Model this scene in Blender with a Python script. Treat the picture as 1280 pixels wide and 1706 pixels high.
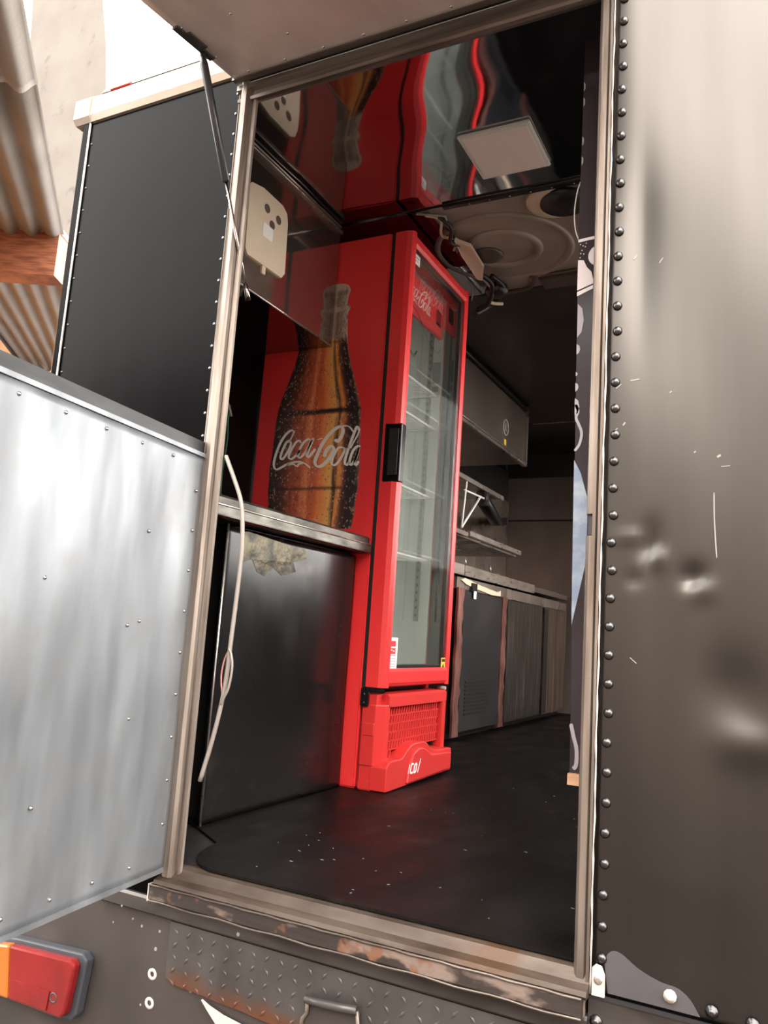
import bpy, bmesh, math, random
from mathutils import Matrix, Vector
random.seed(7)
for o in list(bpy.data.objects): bpy.data.objects.remove(o)
SC = bpy.context.scene
COL = SC.collection

# ------------------------------------------------------------------ camera
# world: X right along the truck's rear wall, Y into the truck, Z up, Z=0 truck floor
YAW, PITCH, ROLL = -0.47551642, 0.15002631, -0.06680906
FPX = 1329.76
cam = bpy.data.cameras.new('camera'); camo = bpy.data.objects.new('camera', cam); COL.objects.link(camo)
fw = Vector((math.sin(YAW)*math.cos(PITCH), math.cos(YAW)*math.cos(PITCH), math.sin(PITCH)))
ri = Vector((math.cos(YAW), -math.sin(YAW), 0)); dn = fw.cross(ri)
cr, sr = math.cos(ROLL), math.sin(ROLL)
rx = cr*ri + sr*dn; dx = -sr*ri + cr*dn
up = -dx
camo.matrix_world = Matrix(((rx.x, up.x, -fw.x, 1.26017), (rx.y, up.y, -fw.y, -1.55066), (rx.z, up.z, -fw.z, 0.5599), (0, 0, 0, 1)))
cam.sensor_fit = 'HORIZONTAL'; cam.sensor_width = 36.0; cam.lens = FPX/1280*36.0
cam.clip_start = 0.02; cam.clip_end = 200
SC.camera = camo

# ------------------------------------------------------------------ world, exposure
W = bpy.data.worlds.new('overcast_sky'); SC.world = W; W.use_nodes = True
wn = W.node_tree; bg = wn.nodes['Background']
bg.inputs['Color'].default_value = (1.0, 0.962, 0.918, 1); bg.inputs['Strength'].default_value = 7.0
SC.view_settings.view_transform = 'Standard'; SC.view_settings.look = 'None'
SC.view_settings.gamma = 1.0; SC.view_settings.use_curve_mapping = False
SC.view_settings.exposure = 0.85
sun = bpy.data.lights.new('hazy_sun', 'SUN'); sun.energy = 3.2; sun.angle = math.radians(40); sun.color = (1, .93, .84)
suno = bpy.data.objects.new('hazy_sun', sun); COL.objects.link(suno)
suno.rotation_euler = (math.radians(64), 0, math.radians(14)); suno.location = (3, -4, 8)

# ------------------------------------------------------------------ materials
MATS = {}
def mat(name, col, rough=.5, metal=0., col2=None, scale=6., stretch=(1, 1, 1), lo=.4, hi=.65, specks=None, specks2=None,
        bump=0., bscale=30., bstretch=(1, 1, 1), spec=.5, rvar=0., patch=None, detail=6.):
    """principled surface; col2 mixed in by noise, specks=(scale, threshold, colour) for chips, patch=(scale,lo,hi,colour,rough)"""
    m = bpy.data.materials.new(name); m.use_nodes = True; nt = m.node_tree; N = nt.nodes; L = nt.links
    p = N['Principled BSDF']; p.inputs['Roughness'].default_value = rough; p.inputs['Metallic'].default_value = metal
    p.inputs['Specular IOR Level'].default_value = spec
    tc = N.new('ShaderNodeTexCoord')
    def noise(sc, st, det=detail):
        mp = N.new('ShaderNodeMapping'); mp.inputs['Scale'].default_value = st; L.new(tc.outputs['Object'], mp.inputs['Vector'])
        n = N.new('ShaderNodeTexNoise'); n.inputs['Scale'].default_value = sc; n.inputs['Detail'].default_value = det
        L.new(mp.outputs[0], n.inputs['Vector']); return n.outputs['Fac']
    def ramp(src, a, b):
        r = N.new('ShaderNodeMapRange'); r.inputs['From Min'].default_value = a; r.inputs['From Max'].default_value = b
        L.new(src, r.inputs['Value']); return r.outputs[0]
    def mix(fac, a, b):
        x = N.new('ShaderNodeMix'); x.data_type = 'RGBA'
        L.new(fac, x.inputs[0])
        for s, i in ((a, 6), (b, 7)):
            if isinstance(s, tuple): x.inputs[i].default_value = (*s, 1)
            else: L.new(s, x.inputs[i])
        return x.outputs[2]
    cur = tuple(col)
    if col2: cur = mix(ramp(noise(scale, stretch), lo, hi), cur, tuple(col2))
    if patch:
        f = ramp(noise(patch[0], (1, 1, 1)), patch[1], patch[2]); cur = mix(f, cur, tuple(patch[3]))
    for sp in (specks, specks2):
        if sp:
            v = N.new('ShaderNodeTexVoronoi'); v.inputs['Scale'].default_value = sp[0]
            if len(sp) > 3:
                mp = N.new('ShaderNodeMapping'); mp.inputs['Scale'].default_value = sp[3]; L.new(tc.outputs['Object'], mp.inputs['Vector']); L.new(mp.outputs[0], v.inputs['Vector'])
            else: L.new(tc.outputs['Object'], v.inputs['Vector'])
            # only some cells carry a chip: compare the cell's random colour too
            sep = N.new('ShaderNodeSeparateColor'); L.new(v.outputs['Color'], sep.inputs[0])
            mul = N.new('ShaderNodeMath'); mul.operation = 'MULTIPLY'; L.new(sep.outputs[0], mul.inputs[0]); mul.inputs[1].default_value = sp[1]
            sub = N.new('ShaderNodeMath'); sub.operation = 'SUBTRACT'; L.new(mul.outputs[0], sub.inputs[0]); sub.inputs[1].default_value = sp[1]*.72
            lt = N.new('ShaderNodeMath'); lt.operation = 'LESS_THAN'; L.new(v.outputs['Distance'], lt.inputs[0]); L.new(sub.outputs[0], lt.inputs[1])
            cur = mix(lt.outputs[0], cur, tuple(sp[2]))
    if isinstance(cur, tuple): p.inputs['Base Color'].default_value = (*cur, 1)
    else: L.new(cur, p.inputs['Base Color'])
    if rvar:
        r = N.new('ShaderNodeMapRange'); r.inputs['From Min'].default_value = .3; r.inputs['From Max'].default_value = .7
        r.inputs['To Min'].default_value = max(.02, rough-rvar); r.inputs['To Max'].default_value = min(1, rough+rvar)
        L.new(noise(scale*1.7, stretch), r.inputs['Value']); L.new(r.outputs[0], p.inputs['Roughness'])
    if bump:
        b = N.new('ShaderNodeBump'); b.inputs['Strength'].default_value = bump; b.inputs['Distance'].default_value = .02
        L.new(noise(bscale, bstretch, 3), b.inputs['Height']); L.new(b.outputs[0], p.inputs['Normal'])
    MATS[name] = m; return m

mat('skin_right', (0.06245, 0.0578, 0.05315), .36, 1., (0.05315, 0.04849, 0.04518), 2.2, (6, 1, .45), .3, .75, specks=(16, .09, (0.4983, 0.4784, 0.4518)), specks2=(30, .07, (0.01993, 0.0186, 0.01727)), bump=.015, bscale=3., bstretch=(1, 1, .6))
mat('skin_left', (0.0007, 0.00077, 0.00105), .22, 0., (0.00126, 0.00126, 0.00161), 3, (5, 1, .5), specks=(22, .06, (0.21, 0.21, 0.217)), spec=.035, bump=.02, bscale=3)
mat('apron', (0.04269, 0.03442, 0.03167), .45, .3, (0.03167, 0.02547, 0.02341), 5, (1, 1, 1), specks=(26, .08, (0.4269, 0.3443, 0.3098)), patch=(3.2, .6, .75, (0.06885, 0.05852, 0.05508)), bump=.03, bscale=8, rvar=.08)
mat('apron_strip', (0.069, 0.0621, 0.05727), .38, .6, (0.0345, 0.0276, 0.02484), 7, (.6, 1, 2), .4, .62, specks=(30, .07, (0.552, 0.5175, 0.483)), rvar=.08)
mat('tread', (0.0756, 0.06912, 0.0648), .42, .5, (0.0504, 0.04464, 0.04176), 9, lo=.35, hi=.65, patch=None, rvar=.08)
mat('alu_frame', (0.207, 0.1725, 0.1449), .42, .7, (0.1035, 0.07935, 0.06348), 9, (5, 5, .35), .42, .68, specks=(60, .25, (0.0897, 0.06555, 0.05175), (1, 1, .5)), bump=.05, bscale=22, bstretch=(3, 3, .4), rvar=.1)
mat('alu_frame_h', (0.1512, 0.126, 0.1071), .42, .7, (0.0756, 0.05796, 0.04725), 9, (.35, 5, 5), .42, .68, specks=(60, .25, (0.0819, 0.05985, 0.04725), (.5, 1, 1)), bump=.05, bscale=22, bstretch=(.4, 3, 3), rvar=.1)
mat('sill_worn', (0.078, 0.0585, 0.045), .5, .4, (0.033, 0.0204, 0.0138), 8, (.5, 2, 2), .42, .6, specks=(45, .3, (0.03, 0.0165, 0.0105)), patch=(5, .55, .68, (0.06, 0.0315, 0.0165)), bump=.12, bscale=40, bstretch=(.5, 1, 1))
mat('sill_peel', (0.01925, 0.0132, 0.011), .55, .1, (0.143, 0.1045, 0.08525), 14, (.5, 2, 1.2), .53, .6, patch=(16, .6, .66, (0.132, 0.0605, 0.033)), bump=.25, bscale=22, bstretch=(.6, 1, 1))
mat('sealant', (0.2975, 0.2797, 0.2618), .5, 0., (0.238, 0.2142, 0.1963), 40, lo=.5, hi=.7)
def tread_rust():
    m = MATS['tread'].copy(); nt = m.node_tree; N = nt.nodes; L = nt.links; p = N['Principled BSDF']
    tc = N.new('ShaderNodeTexCoord'); sp = N.new('ShaderNodeSeparateXYZ'); L.new(tc.outputs['Object'], sp.inputs[0])
    # the rust stain follows the torn lower edge, falling slightly to the right
    a = N.new('ShaderNodeMath'); a.operation = 'MULTIPLY_ADD'; L.new(sp.outputs[0], a.inputs[0]); a.inputs[1].default_value = .05; L.new(sp.outputs[2], a.inputs[2])
    nz = N.new('ShaderNodeTexNoise'); nz.inputs['Scale'].default_value = 14; nz.inputs['Detail'].default_value = 6; L.new(tc.outputs['Object'], nz.inputs[0])
    b = N.new('ShaderNodeMath'); b.operation = 'MULTIPLY_ADD'; L.new(nz.outputs['Fac'], b.inputs[0]); b.inputs[1].default_value = -.06; L.new(a.outputs[0], b.inputs[2])
    r = N.new('ShaderNodeMapRange'); r.inputs['From Min'].default_value = .03; r.inputs['From Max'].default_value = -.01; L.new(b.outputs[0], r.inputs[0])
    old = p.inputs['Base Color'].links[0].from_socket; x = N.new('ShaderNodeMix'); x.data_type = 'RGBA'; L.new(r.outputs[0], x.inputs[0]); L.new(old, x.inputs[6]); x.inputs[7].default_value = (.105, .04, .02, 1); L.new(x.outputs[2], p.inputs['Base Color'])
    MATS['tread_rust'] = m
mat('patch_grey', (.055, .05, .052), .55, .2, (.045, .04, .042), 8)
mat('rivet', (0.0765, 0.07425, 0.07425), .32, 1.)
mat('cream', (0.24, 0.2, 0.16), .55, 0., (0.208, 0.156, 0.112), 6, (1, 3, 3), specks=(30, .2, (0.36, 0.24, 0.16)))
mat('red_paint', (.6, .05, .035), .45)
mat('silver_door', (.27, .285, .3), .48, .7, (.185, .195, .208), 4.5, (1, 2, .45), .38, .66, specks=(26, .05, (.17, .17, .17)), bump=.08, bscale=5, bstretch=(1, 1.5, .5), rvar=.1, patch=(6, .56, .74, (.21, .21, .212)))
mat('door_edge', (0.01575, 0.01575, 0.01665), .5, 0., (0.0315, 0.0315, 0.0324), 8, (1, 1, 4))
mat('flap_under', (.78, .67, .62), .42, .5, (.58, .49, .45), 3.4, (1.4, .8, 1), .35, .65, specks=(22, .05, (.8, .75, .7)), bump=.04, bscale=4, rvar=.1)
mat('black_metal', (.012, .012, .013), .4, 0.)
mat('strut_body', (.03, .03, .034), .28, .3)
mat('chrome', (0.42, 0.385, 0.364), .22, 1.)
mat('ceiling_mirror', (.5, .5, .52), .05, 1., (.44, .44, .46), 3, specks=(11, .045, (.95, .92, .9)), bump=.012, bscale=5.5, bstretch=(1.3, 1, 1))
mat('ceiling_dark', (.05, .045, .043), .22, .5, (.03, .027, .026), 3, specks=(7, .05, (.8, .76, .72)), bump=.03, bscale=5)
mat('floor_rubber', (0.00306, 0.00272, 0.002448), .5, 0., (0.00748, 0.00646, 0.00578), 3.2, (1.5, .7, 1), .45, .75, specks=(24, .07, (0.4216, 0.3944, 0.3672)), specks2=(14, .07, (0.1496, 0.136, 0.1292), (1, 3.5, 1)), patch=(7, .6, .8, (0.0136, 0.0119, 0.01088)), bump=.06, bscale=55, spec=.12, rvar=.1)
mat('inner_dark', (0.016, 0.0152, 0.0152), .4, .2, (0.028, 0.0256, 0.024), 4, specks=(16, .05, (0.48, 0.48, 0.48)))
mat('steel_dirty', (.4, .35, .3), .28, .7, (.2, .165, .14), 2.6, (1, 1, .7), .25, .8, bump=.05, bscale=4.5, rvar=.1, detail=2.)
mat('steel_dark', (.26, .215, .185), .28, .6, (.12, .095, .08), 2.4, (1, 1, .6), .2, .85, specks=(14, .04, (.5, .48, .45)), detail=2., bump=.02, bscale=4)
mat('steel_mirror', (.5, .43, .37), .1, .94, (.4, .34, .29), 3, bump=.03, bscale=4, rvar=.06)
mat('steel_bright', (.62, .57, .52), .33, .9, (.4, .36, .32), 6, (1, 1, 4), .4, .7, rvar=.08)
mat('under_gloss', (.3, .29, .29), .06, 1.)
mat('panel_black', (0.03506, 0.0346, 0.03413), .27, .8, (0.02805, 0.02805, 0.02805), 2.5, (1, 1, .6), specks=(16, .04, (0.187, 0.187, 0.187)), bump=.05, bscale=4, rvar=.08, patch=(3.5, .62, .8, (0.0935, 0.08883, 0.07948)))
mat('reflection_brass', (0.066, 0.055, 0.033), .35, .8, (0.0176, 0.0165, 0.0132), 14, (1, 1, 1), .42, .6, bump=.15, bscale=24)  # reflected yellow-beige light put into the colour, on the low counter panel
mat('ledge', (0.1105, 0.104, 0.08775), .38, .8, (0.0455, 0.04225, 0.03575), 8, (1, 1, 3), .4, .62, specks=(40, .2, (0.26, 0.2405, 0.208)), bump=.06, bscale=20, rvar=.1)
mat('fridge_red', (.82, .032, .035), .33, 0., (.76, .04, .04), 1.3, spec=.5)
mat('grille_red', (0.5808, 0.02904, 0.0264), .42, 0.)
mat('grille_shadow', (.015, .002, .002), .7)
mat('gasket', (.01, .009, .009), .5)
mat('handle_black', (0.0056, 0.0056, 0.0063), .18)
mat('liner', (.62, .66, .61), .5)
mat('shelf_white', (0.684, 0.684, 0.627), .45)
mat('rail_grey', (.3, .31, .29), .45, .3)
mat('rail_hole', (.05, .05, .05), .6)
mat('white_print', (.95, .9, .85), .4)
mat('sticker_white', (.8, .78, .74), .5)
mat('sticker_red', (.6, .02, .03), .5)
mat('sticker_grey', (.35, .33, .33), .5)
mat('sticker_yellow', (.72, .5, .05), .5)
mat('print_dark', (.02, .018, .02), .4)
mat('beige_plate', (0.663, 0.544, 0.3995), .5, 0., (0.595, 0.4675, 0.34), 5, specks=(30, .08, (0.34, 0.238, 0.153)))
mat('lens_white', (.9, .8, .74), .45, 0.)
mat('hatch', (.33, .275, .23), .45, .1, (.25, .2, .165), 4, bump=.04, bscale=6, specks=(16, .05, (.6, .55, .5)))
mat('hatch_dark', (.1, .075, .06), .4, .2)
mat('board_black', (0.018, 0.0144, 0.0168), .2, 0., (0.027, 0.021, 0.024), 4, spec=.2)
mat('board_reflection', (0.12, 0.156, 0.216), .4, 0., (0.204, 0.234, 0.276), 20, lo=.45, hi=.6, specks=(50, .25, (0.048, 0.06, 0.084)))  # reflected blue put into the colour, for the board's glossy lower part
mat('board_white', (0.465, 0.42, 0.42), .5)
mat('board_grey', (0.21, 0.189, 0.1995), .5)
mat('wood', (0.28, 0.105, 0.0525), .6, 0., (0.14, 0.0455, 0.0245), 7, (1, 1, 8), .4, .65, bump=.15, bscale=14, bstretch=(1, 1, 6))
mat('wood_raw', (0.372, 0.216, 0.12), .6, 0., (0.27, 0.132, 0.066), 9, (.5, 4, 4), bump=.1, bscale=20)
mat('fibre_cement', (0.16, 0.1424, 0.124), .8, 0., (0.132, 0.1136, 0.0976), 2.6, lo=.35, hi=.7, patch=(4, .62, .8, (0.112, 0.0944, 0.08)), bump=.08, bscale=40)
mat('concrete', (0.05712, 0.04771, 0.03763), .85, 0., (0.04872, 0.03864, 0.02957), 1.2, specks=(5, .2, (0.02016, 0.01613, 0.01344)), patch=(3, .6, .7, (0.0336, 0.02688, 0.02184)), specks2=(7, .22, (0.02688, 0.02184, 0.01848)), bump=.1, bscale=20)
mat('ochre_wall', (0.4, 0.176, 0.048), .8, 0., (0.336, 0.136, 0.036), 2)
mat('shed_wall', (0.252, 0.1942, 0.1596), .8, 0., (0.21, 0.1575, 0.126), .8)
mat('yard', (0.07167, 0.05692, 0.04848), .85, 0., (0.05059, 0.04005, 0.03373), 1.2, bump=.2, bscale=8)
mat('copper_torn', (.5, .24, .2), .35, .75, (.26, .1, .085), 12, (1, 1, .4), .4, .6, bump=.3, bscale=26, bstretch=(1, 2, .5))
mat('cab_black', (.022, .023, .027), .35, .3, (.04, .038, .038), 4, specks=(30, .05, (.3, .3, .3)))
mat('cab_streak', (.045, .042, .038), .3, .6, (.26, .21, .17), 10, (1, 4, .25), .52, .75, bump=.12, bscale=16, bstretch=(1, 4, .4))
mat('cab_streak_heavy', (.09, .065, .055), .3, .7, (.42, .31, .25), 9, (1, 6, .25), .42, .68, bump=.15, bscale=16, bstretch=(1, 5, .4))
mat('tail_red', (0.1606, 0.006426, 0.006426), .12, 0., (0.1157, 0.003856, 0.003856), 9, spec=.6)
mat('tail_amber', (0.34, 0.088, 0.012), .15, 0., spec=.6)
mat('tail_base', (.03, .033, .04), .45)
mat('rust', (.3, .11, .045), .75, 0., (.16, .06, .03), 14, bump=.3, bscale=40)
mat('pale_metal', (0.375, 0.33, 0.3), .5)
mat('cable_white', (0.208, 0.1755, 0.1527), .45, .1, (0.195, 0.169, 0.1495), 40)
mat('wire_black', (.012, .012, .012), .45)
mat('wire_green', (.03, .16, .1), .5)
mat('scratch', (0.17, 0.155, 0.14), .6)

def glass(name, tint):
    m = bpy.data.materials.new(name); m.use_nodes = True; p = m.node_tree.nodes['Principled BSDF']
    p.inputs['Base Color'].default_value = (*tint, 1); p.inputs['Roughness'].default_value = .02
    p.inputs['Transmission Weight'].default_value = 1; p.inputs['IOR'].default_value = 1.45
    m.node_tree.nodes['Principled BSDF'].inputs['Alpha'].default_value = .32
    MATS[name] = m
glass('pane_glass', (.93, .97, .95))

def bottle_material():
    """flat print of a wet glass bottle: UV u across (-1..1 mapped to 0..1), v height 0..1"""
    m = bpy.data.materials.new('bottle_print'); m.use_nodes = True; nt = m.node_tree; N = nt.nodes; L = nt.links
    p = N['Principled BSDF']; p.inputs['Roughness'].default_value = .35
    uv = N.new('ShaderNodeUVMap'); uv.uv_map = 'print'
    sep = N.new('ShaderNodeSeparateXYZ'); L.new(uv.outputs[0], sep.inputs[0])
    def ramp(src, stops, interp='LINEAR'):
        r = N.new('ShaderNodeValToRGB'); e = r.color_ramp; e.interpolation = interp
        while len(e.elements) < len(stops): e.elements.new(.5)
        for el, (pos, c) in zip(e.elements, stops): el.position = pos; el.color = (*c, 1)
        L.new(src, r.inputs[0]); return r.outputs[0]
    def mix(f, a, b, bt='MIX'):
        x = N.new('ShaderNodeMix'); x.data_type = 'RGBA'; x.blend_type = bt
        for s, i in ((f, 0), (a, 6), (b, 7)):
            if isinstance(s, (int, float)): x.inputs[i].default_value = s
            elif isinstance(s, tuple): x.inputs[i].default_value = (*s, 1)
            else: L.new(s, x.inputs[i])
        return x.outputs[2]
    def math_(op, a, b):
        n = N.new('ShaderNodeMath'); n.operation = op
        for s, i in ((a, 0), (b, 1)):
            if isinstance(s, (int, float)): n.inputs[i].default_value = s
            else: L.new(s, n.inputs[i])
        return n.outputs[0]
    mp = N.new('ShaderNodeMapping'); mp.inputs['Scale'].default_value = (9, 3, 1); L.new(uv.outputs[0], mp.inputs[0])
    nz = N.new('ShaderNodeTexNoise'); nz.inputs['Scale'].default_value = 1.6; nz.inputs['Detail'].default_value = 6; L.new(mp.outputs[0], nz.inputs[0])
    u = math_('ADD', sep.outputs[0], math_('MULTIPLY', math_('SUBTRACT', nz.outputs['Fac'], .5), .13))
    liquid = ramp(u, [(0, (0.02, 0.0092, 0.00704)), (.09, (0.05, 0.0166, 0.0106)), (.17, (0.13, 0.0322, 0.0176)), (.26, (0.42, 0.0791, 0.0363)), (.36, (0.6, 0.108, 0.0424)), (.43, (0.93, 0.288, 0.0968)), (.48, (0.63, 0.115, 0.0424)),
                      (.57, (0.9, 0.215, 0.0605)), (.64, (0.97, 0.403, 0.109)), (.70, (0.97, 0.517, 0.145)), (.745, (0.07, 0.0202, 0.0141)), (.78, (0.97, 0.374, 0.0968)), (.84, (0.16, 0.046, 0.022)), (.89, (0.016, 0.0092, 0.0123)), (.97, (0.025, 0.0129, 0.0123)), (1, (0.3, 0.144, 0.0968))])
    neck = ramp(u, [(0, (.4, .3, .24)), (.25, (.22, .14, .11)), (.5, (.34, .25, .2)), (.68, (.52, .42, .34)), (.78, (.2, .13, .1)), (.9, (.42, .32, .26)), (1, (.62, .5, .43))])
    vb = math_('ADD', sep.outputs[1], math_('MULTIPLY', math_('SUBTRACT', nz.outputs['Fac'], .5), .01))
    isneck = ramp(vb, [(.765, (0, 0, 0)), (.785, (1, 1, 1))])
    col = mix(isneck, liquid, neck)
    # moulded bands and shoulders
    band = ramp(vb, [(0, (0, 0, 0)), (.185, (0, 0, 0)), (.195, (.85,)*3), (.205, (0, 0, 0)), (.478, (0, 0, 0)), (.486, (1,)*3), (.497, (1,)*3), (.505, (0, 0, 0)), (.757, (0, 0, 0)), (.765, (.5,)*3), (.773, (0, 0, 0)), (1, (0, 0, 0))])
    col = mix(band, col, (.02, .01, .01))
    cap = ramp(vb, [(.884, (0, 0, 0)), (.89, (.6,)*3), (.902, (.6,)*3), (.908, (0, 0, 0)), (.965, (0, 0, 0)), (.975, (.8,)*3), (1, (1,)*3)])
    col = mix(cap, col, (.62, .5, .42))
    # droplets
    mp2 = N.new('ShaderNodeMapping'); mp2.inputs['Scale'].default_value = (36, 95, 1); L.new(uv.outputs[0], mp2.inputs[0])
    vo = N.new('ShaderNodeTexVoronoi'); vo.inputs['Scale'].default_value = 1; L.new(mp2.outputs[0], vo.inputs[0])
    drop = ramp(vo.outputs['Distance'], [(0, (1, 1, 1)), (.25, (.8,)*3), (.36, (0, 0, 0))])
    sc = N.new('ShaderNodeSeparateColor'); L.new(vo.outputs['Color'], sc.inputs[0])
    pick = math_('GREATER_THAN', sc.outputs[0], .62); pickd = math_('LESS_THAN', sc.outputs[0], .3)
    col = mix(math_('MULTIPLY', math_('MULTIPLY', drop, pick), .75), col, (.75, .5, .4))
    col = mix(math_('MULTIPLY', math_('MULTIPLY', drop, pickd), .6), col, (.02, .01, .008))
    # smeared condensation: dark and pale mottling
    mp3 = N.new('ShaderNodeMapping'); mp3.inputs['Scale'].default_value = (22, 40, 1); L.new(uv.outputs[0], mp3.inputs[0])
    n3 = N.new('ShaderNodeTexNoise'); n3.inputs['Scale'].default_value = 1; n3.inputs['Detail'].default_value = 5; L.new(mp3.outputs[0], n3.inputs[0])
    edge = ramp(sep.outputs[0], [(0, (1,)*3), (.3, (.55,)*3), (.45, (.1,)*3), (.72, (.1,)*3), (.86, (.5,)*3), (1, (1,)*3)])
    col = mix(math_('MULTIPLY', ramp(n3.outputs['Fac'], [(.5, (0,)*3), (.62, (1,)*3)]), math_('MULTIPLY', edge, .75)), col, (.03, .018, .014))
    col = mix(math_('MULTIPLY', ramp(n3.outputs['Fac'], [(.34, (1,)*3), (.42, (0,)*3)]), math_('MULTIPLY', edge, .6)), col, (.5, .3, .22))
    L.new(col, p.inputs['Base Color']); MATS['bottle_print'] = m
bottle_material()

# ------------------------------------------------------------------ mesh helpers
class MB:
    """collects verts/faces in world coordinates; build() links one mesh object"""
    def __init__(s): s.v = []; s.f = []; s.smooth = []
    def add(s, vs, fs, smooth=False):
        k = len(s.v); s.v += [tuple(a) for a in vs]; s.f += [tuple(i+k for i in q) for q in fs]; s.smooth += [smooth]*len(fs); return s
    def box(s, x0, x1, y0, y1, z0, z1, bev=0.):
        if bev:
            bm = bmesh.new(); r = bmesh.ops.create_cube(bm, size=1)
            for v in bm.verts: v.co = ((x0+x1)/2+v.co.x*(x1-x0), (y0+y1)/2+v.co.y*(y1-y0), (z0+z1)/2+v.co.z*(z1-z0))
            bmesh.ops.bevel(bm, geom=bm.edges[:], offset=bev, segments=2, affect='EDGES', clamp_overlap=True)
            bm.verts.index_update()
            s.add([v.co[:] for v in bm.verts], [[v.index for v in f.verts] for f in bm.faces]); bm.free(); return s
        return s.add([(x0, y0, z0), (x1, y0, z0), (x1, y1, z0), (x0, y1, z0), (x0, y0, z1), (x1, y0, z1), (x1, y1, z1), (x0, y1, z1)],
                     [(3, 2, 1, 0), (4, 5, 6, 7), (0, 1, 5, 4), (1, 2, 6, 5), (2, 3, 7, 6), (3, 0, 4, 7)])
    def prism(s, poly, ax, a, b):
        """extrude a 2D polygon along axis ax ('X': poly=(y,z), 'Y': (x,z), 'Z': (x,y)) from a to b"""
        n = len(poly)
        def P(p, t): return {'X': (t, p[0], p[1]), 'Y': (p[0], t, p[1]), 'Z': (p[0], p[1], t)}[ax]
        area = sum(poly[i][0]*poly[(i+1) % n][1]-poly[(i+1) % n][0]*poly[i][1] for i in range(n))
        if area < 0: poly = poly[::-1]
        flip = (ax == 'Y') != (b < a)
        vs = [P(p, a) for p in poly]+[P(p, b) for p in poly]
        fs = [tuple(range(n))[::-1], tuple(range(n, 2*n))]+[(i, (i+1) % n, n+(i+1) % n, n+i) for i in range(n)]
        if flip: fs = [f[::-1] for f in fs]
        return s.add(vs, fs)
    def tube(s, pts, r, seg=8, cap=True):
        pts = [Vector(p) for p in pts]; rs = r if isinstance(r, (list, tuple)) else [r]*len(pts)
        vs = []; fs = []; pr = None
        for i, p in enumerate(pts):
            t = (pts[min(i+1, len(pts)-1)]-pts[max(i-1, 0)]).normalized()
            if pr is None: pr = t.orthogonal().normalized()
            else: pr = (pr-t*pr.dot(t)).normalized()
            q = t.cross(pr)
            vs += [p+rs[i]*(pr*math.cos(2*math.pi*k/seg)+q*math.sin(2*math.pi*k/seg)) for k in range(seg)]
        for i in range(len(pts)-1):
            for k in range(seg): a = i*seg+k; b = i*seg+(k+1) % seg; fs.append((a, b, b+seg, a+seg))
        s.add(vs, fs, True)
        if cap:
            n = len(pts); k0 = len(s.v)-len(vs)
            s.f += [tuple(range(k0, k0+seg))[::-1], tuple(range(k0+(n-1)*seg, k0+n*seg))]; s.smooth += [False, False]
        return s
    def lathe(s, c, axis, prof, seg=16):
        """prof: list of (r, h) along axis vector from c"""
        ax = Vector(axis).normalized(); e = ax.orthogonal().normalized(); g = ax.cross(e); c = Vector(c); vs = []; fs = []
        for r, h in prof: vs += [c+ax*h+r*(e*math.cos(2*math.pi*k/seg)+g*math.sin(2*math.pi*k/seg)) for k in range(seg)]
        for i in range(len(prof)-1):
            for k in range(seg): a = i*seg+k; b = i*seg+(k+1) % seg; fs.append((a, b, b+seg, a+seg))
        s.add(vs, fs, True)
        k0 = len(s.v)-len(vs); n = len(prof)
        s.f += [tuple(range(k0, k0+seg))[::-1], tuple(range(k0+(n-1)*seg, k0+n*seg))]; s.smooth += [False, False]
        return s
    def build(s, name, m, parent=None, base=None, bev=0, recalc=True):
        L = Vector(base) if base is not None else (Vector(parent['_b']) if parent is not None and '_b' in parent else Vector((0, 0, 0)))
        me = bpy.data.meshes.new(name); me.from_pydata([tuple(Vector(v)-L) for v in s.v], [], s.f); me.update()
        me.polygons.foreach_set('use_smooth', s.smooth)
        if recalc: bm = bmesh.new(); bm.from_mesh(me); bmesh.ops.recalc_face_normals(bm, faces=bm.faces); bm.to_mesh(me); bm.free()
        me.materials.append(MATS[m]); o = bpy.data.objects.new(name, me); COL.objects.link(o)
        if parent is not None: o.parent = parent; o['_b'] = tuple(L)
        else: o.location = L; o['_b'] = tuple(L)
        if bev:
            md = o.modifiers.new('bevel', 'BEVEL'); md.width = bev; md.segments = 2; md.limit_method = 'ANGLE'
        return o
def box(name, m, parent, *a, bev=0., base=None): return MB().box(*a, bev=bev).build(name, m, parent, base=base)
def tag(o, label, cat, kind=None, group=None):
    o['label'] = label; o['category'] = cat
    if kind: o['kind'] = kind
    if group: o['group'] = group
    return o
def empty(name, base, label, cat, kind=None, group=None):
    o = bpy.data.objects.new(name, None); o.location = base; o['_b'] = tuple(base); COL.objects.link(o); o.empty_display_size = .1
    return tag(o, label, cat, kind, group)
def copies(src, offs, parent):
    """alike pieces sharing mesh data"""
    for d in offs:
        c = src.copy(); COL.objects.link(c); c.parent = parent; c.location = Vector(src.location)+Vector(d)
def spline(pts, n=6):
    """Catmull-Rom through 2D or 3D points"""
    P = [Vector(p) for p in pts]; out = []
    for i in range(len(P)-1):
        a, b, c, d = P[max(i-1, 0)], P[i], P[i+1], P[min(i+2, len(P)-1)]
        for k in range(n):
            t = k/n; out.append(.5*((2*b)+(c-a)*t+(2*a-5*b+4*c-d)*t*t+(3*b-3*c+d-a)*t**3))
    out.append(P[-1]); return out
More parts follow.
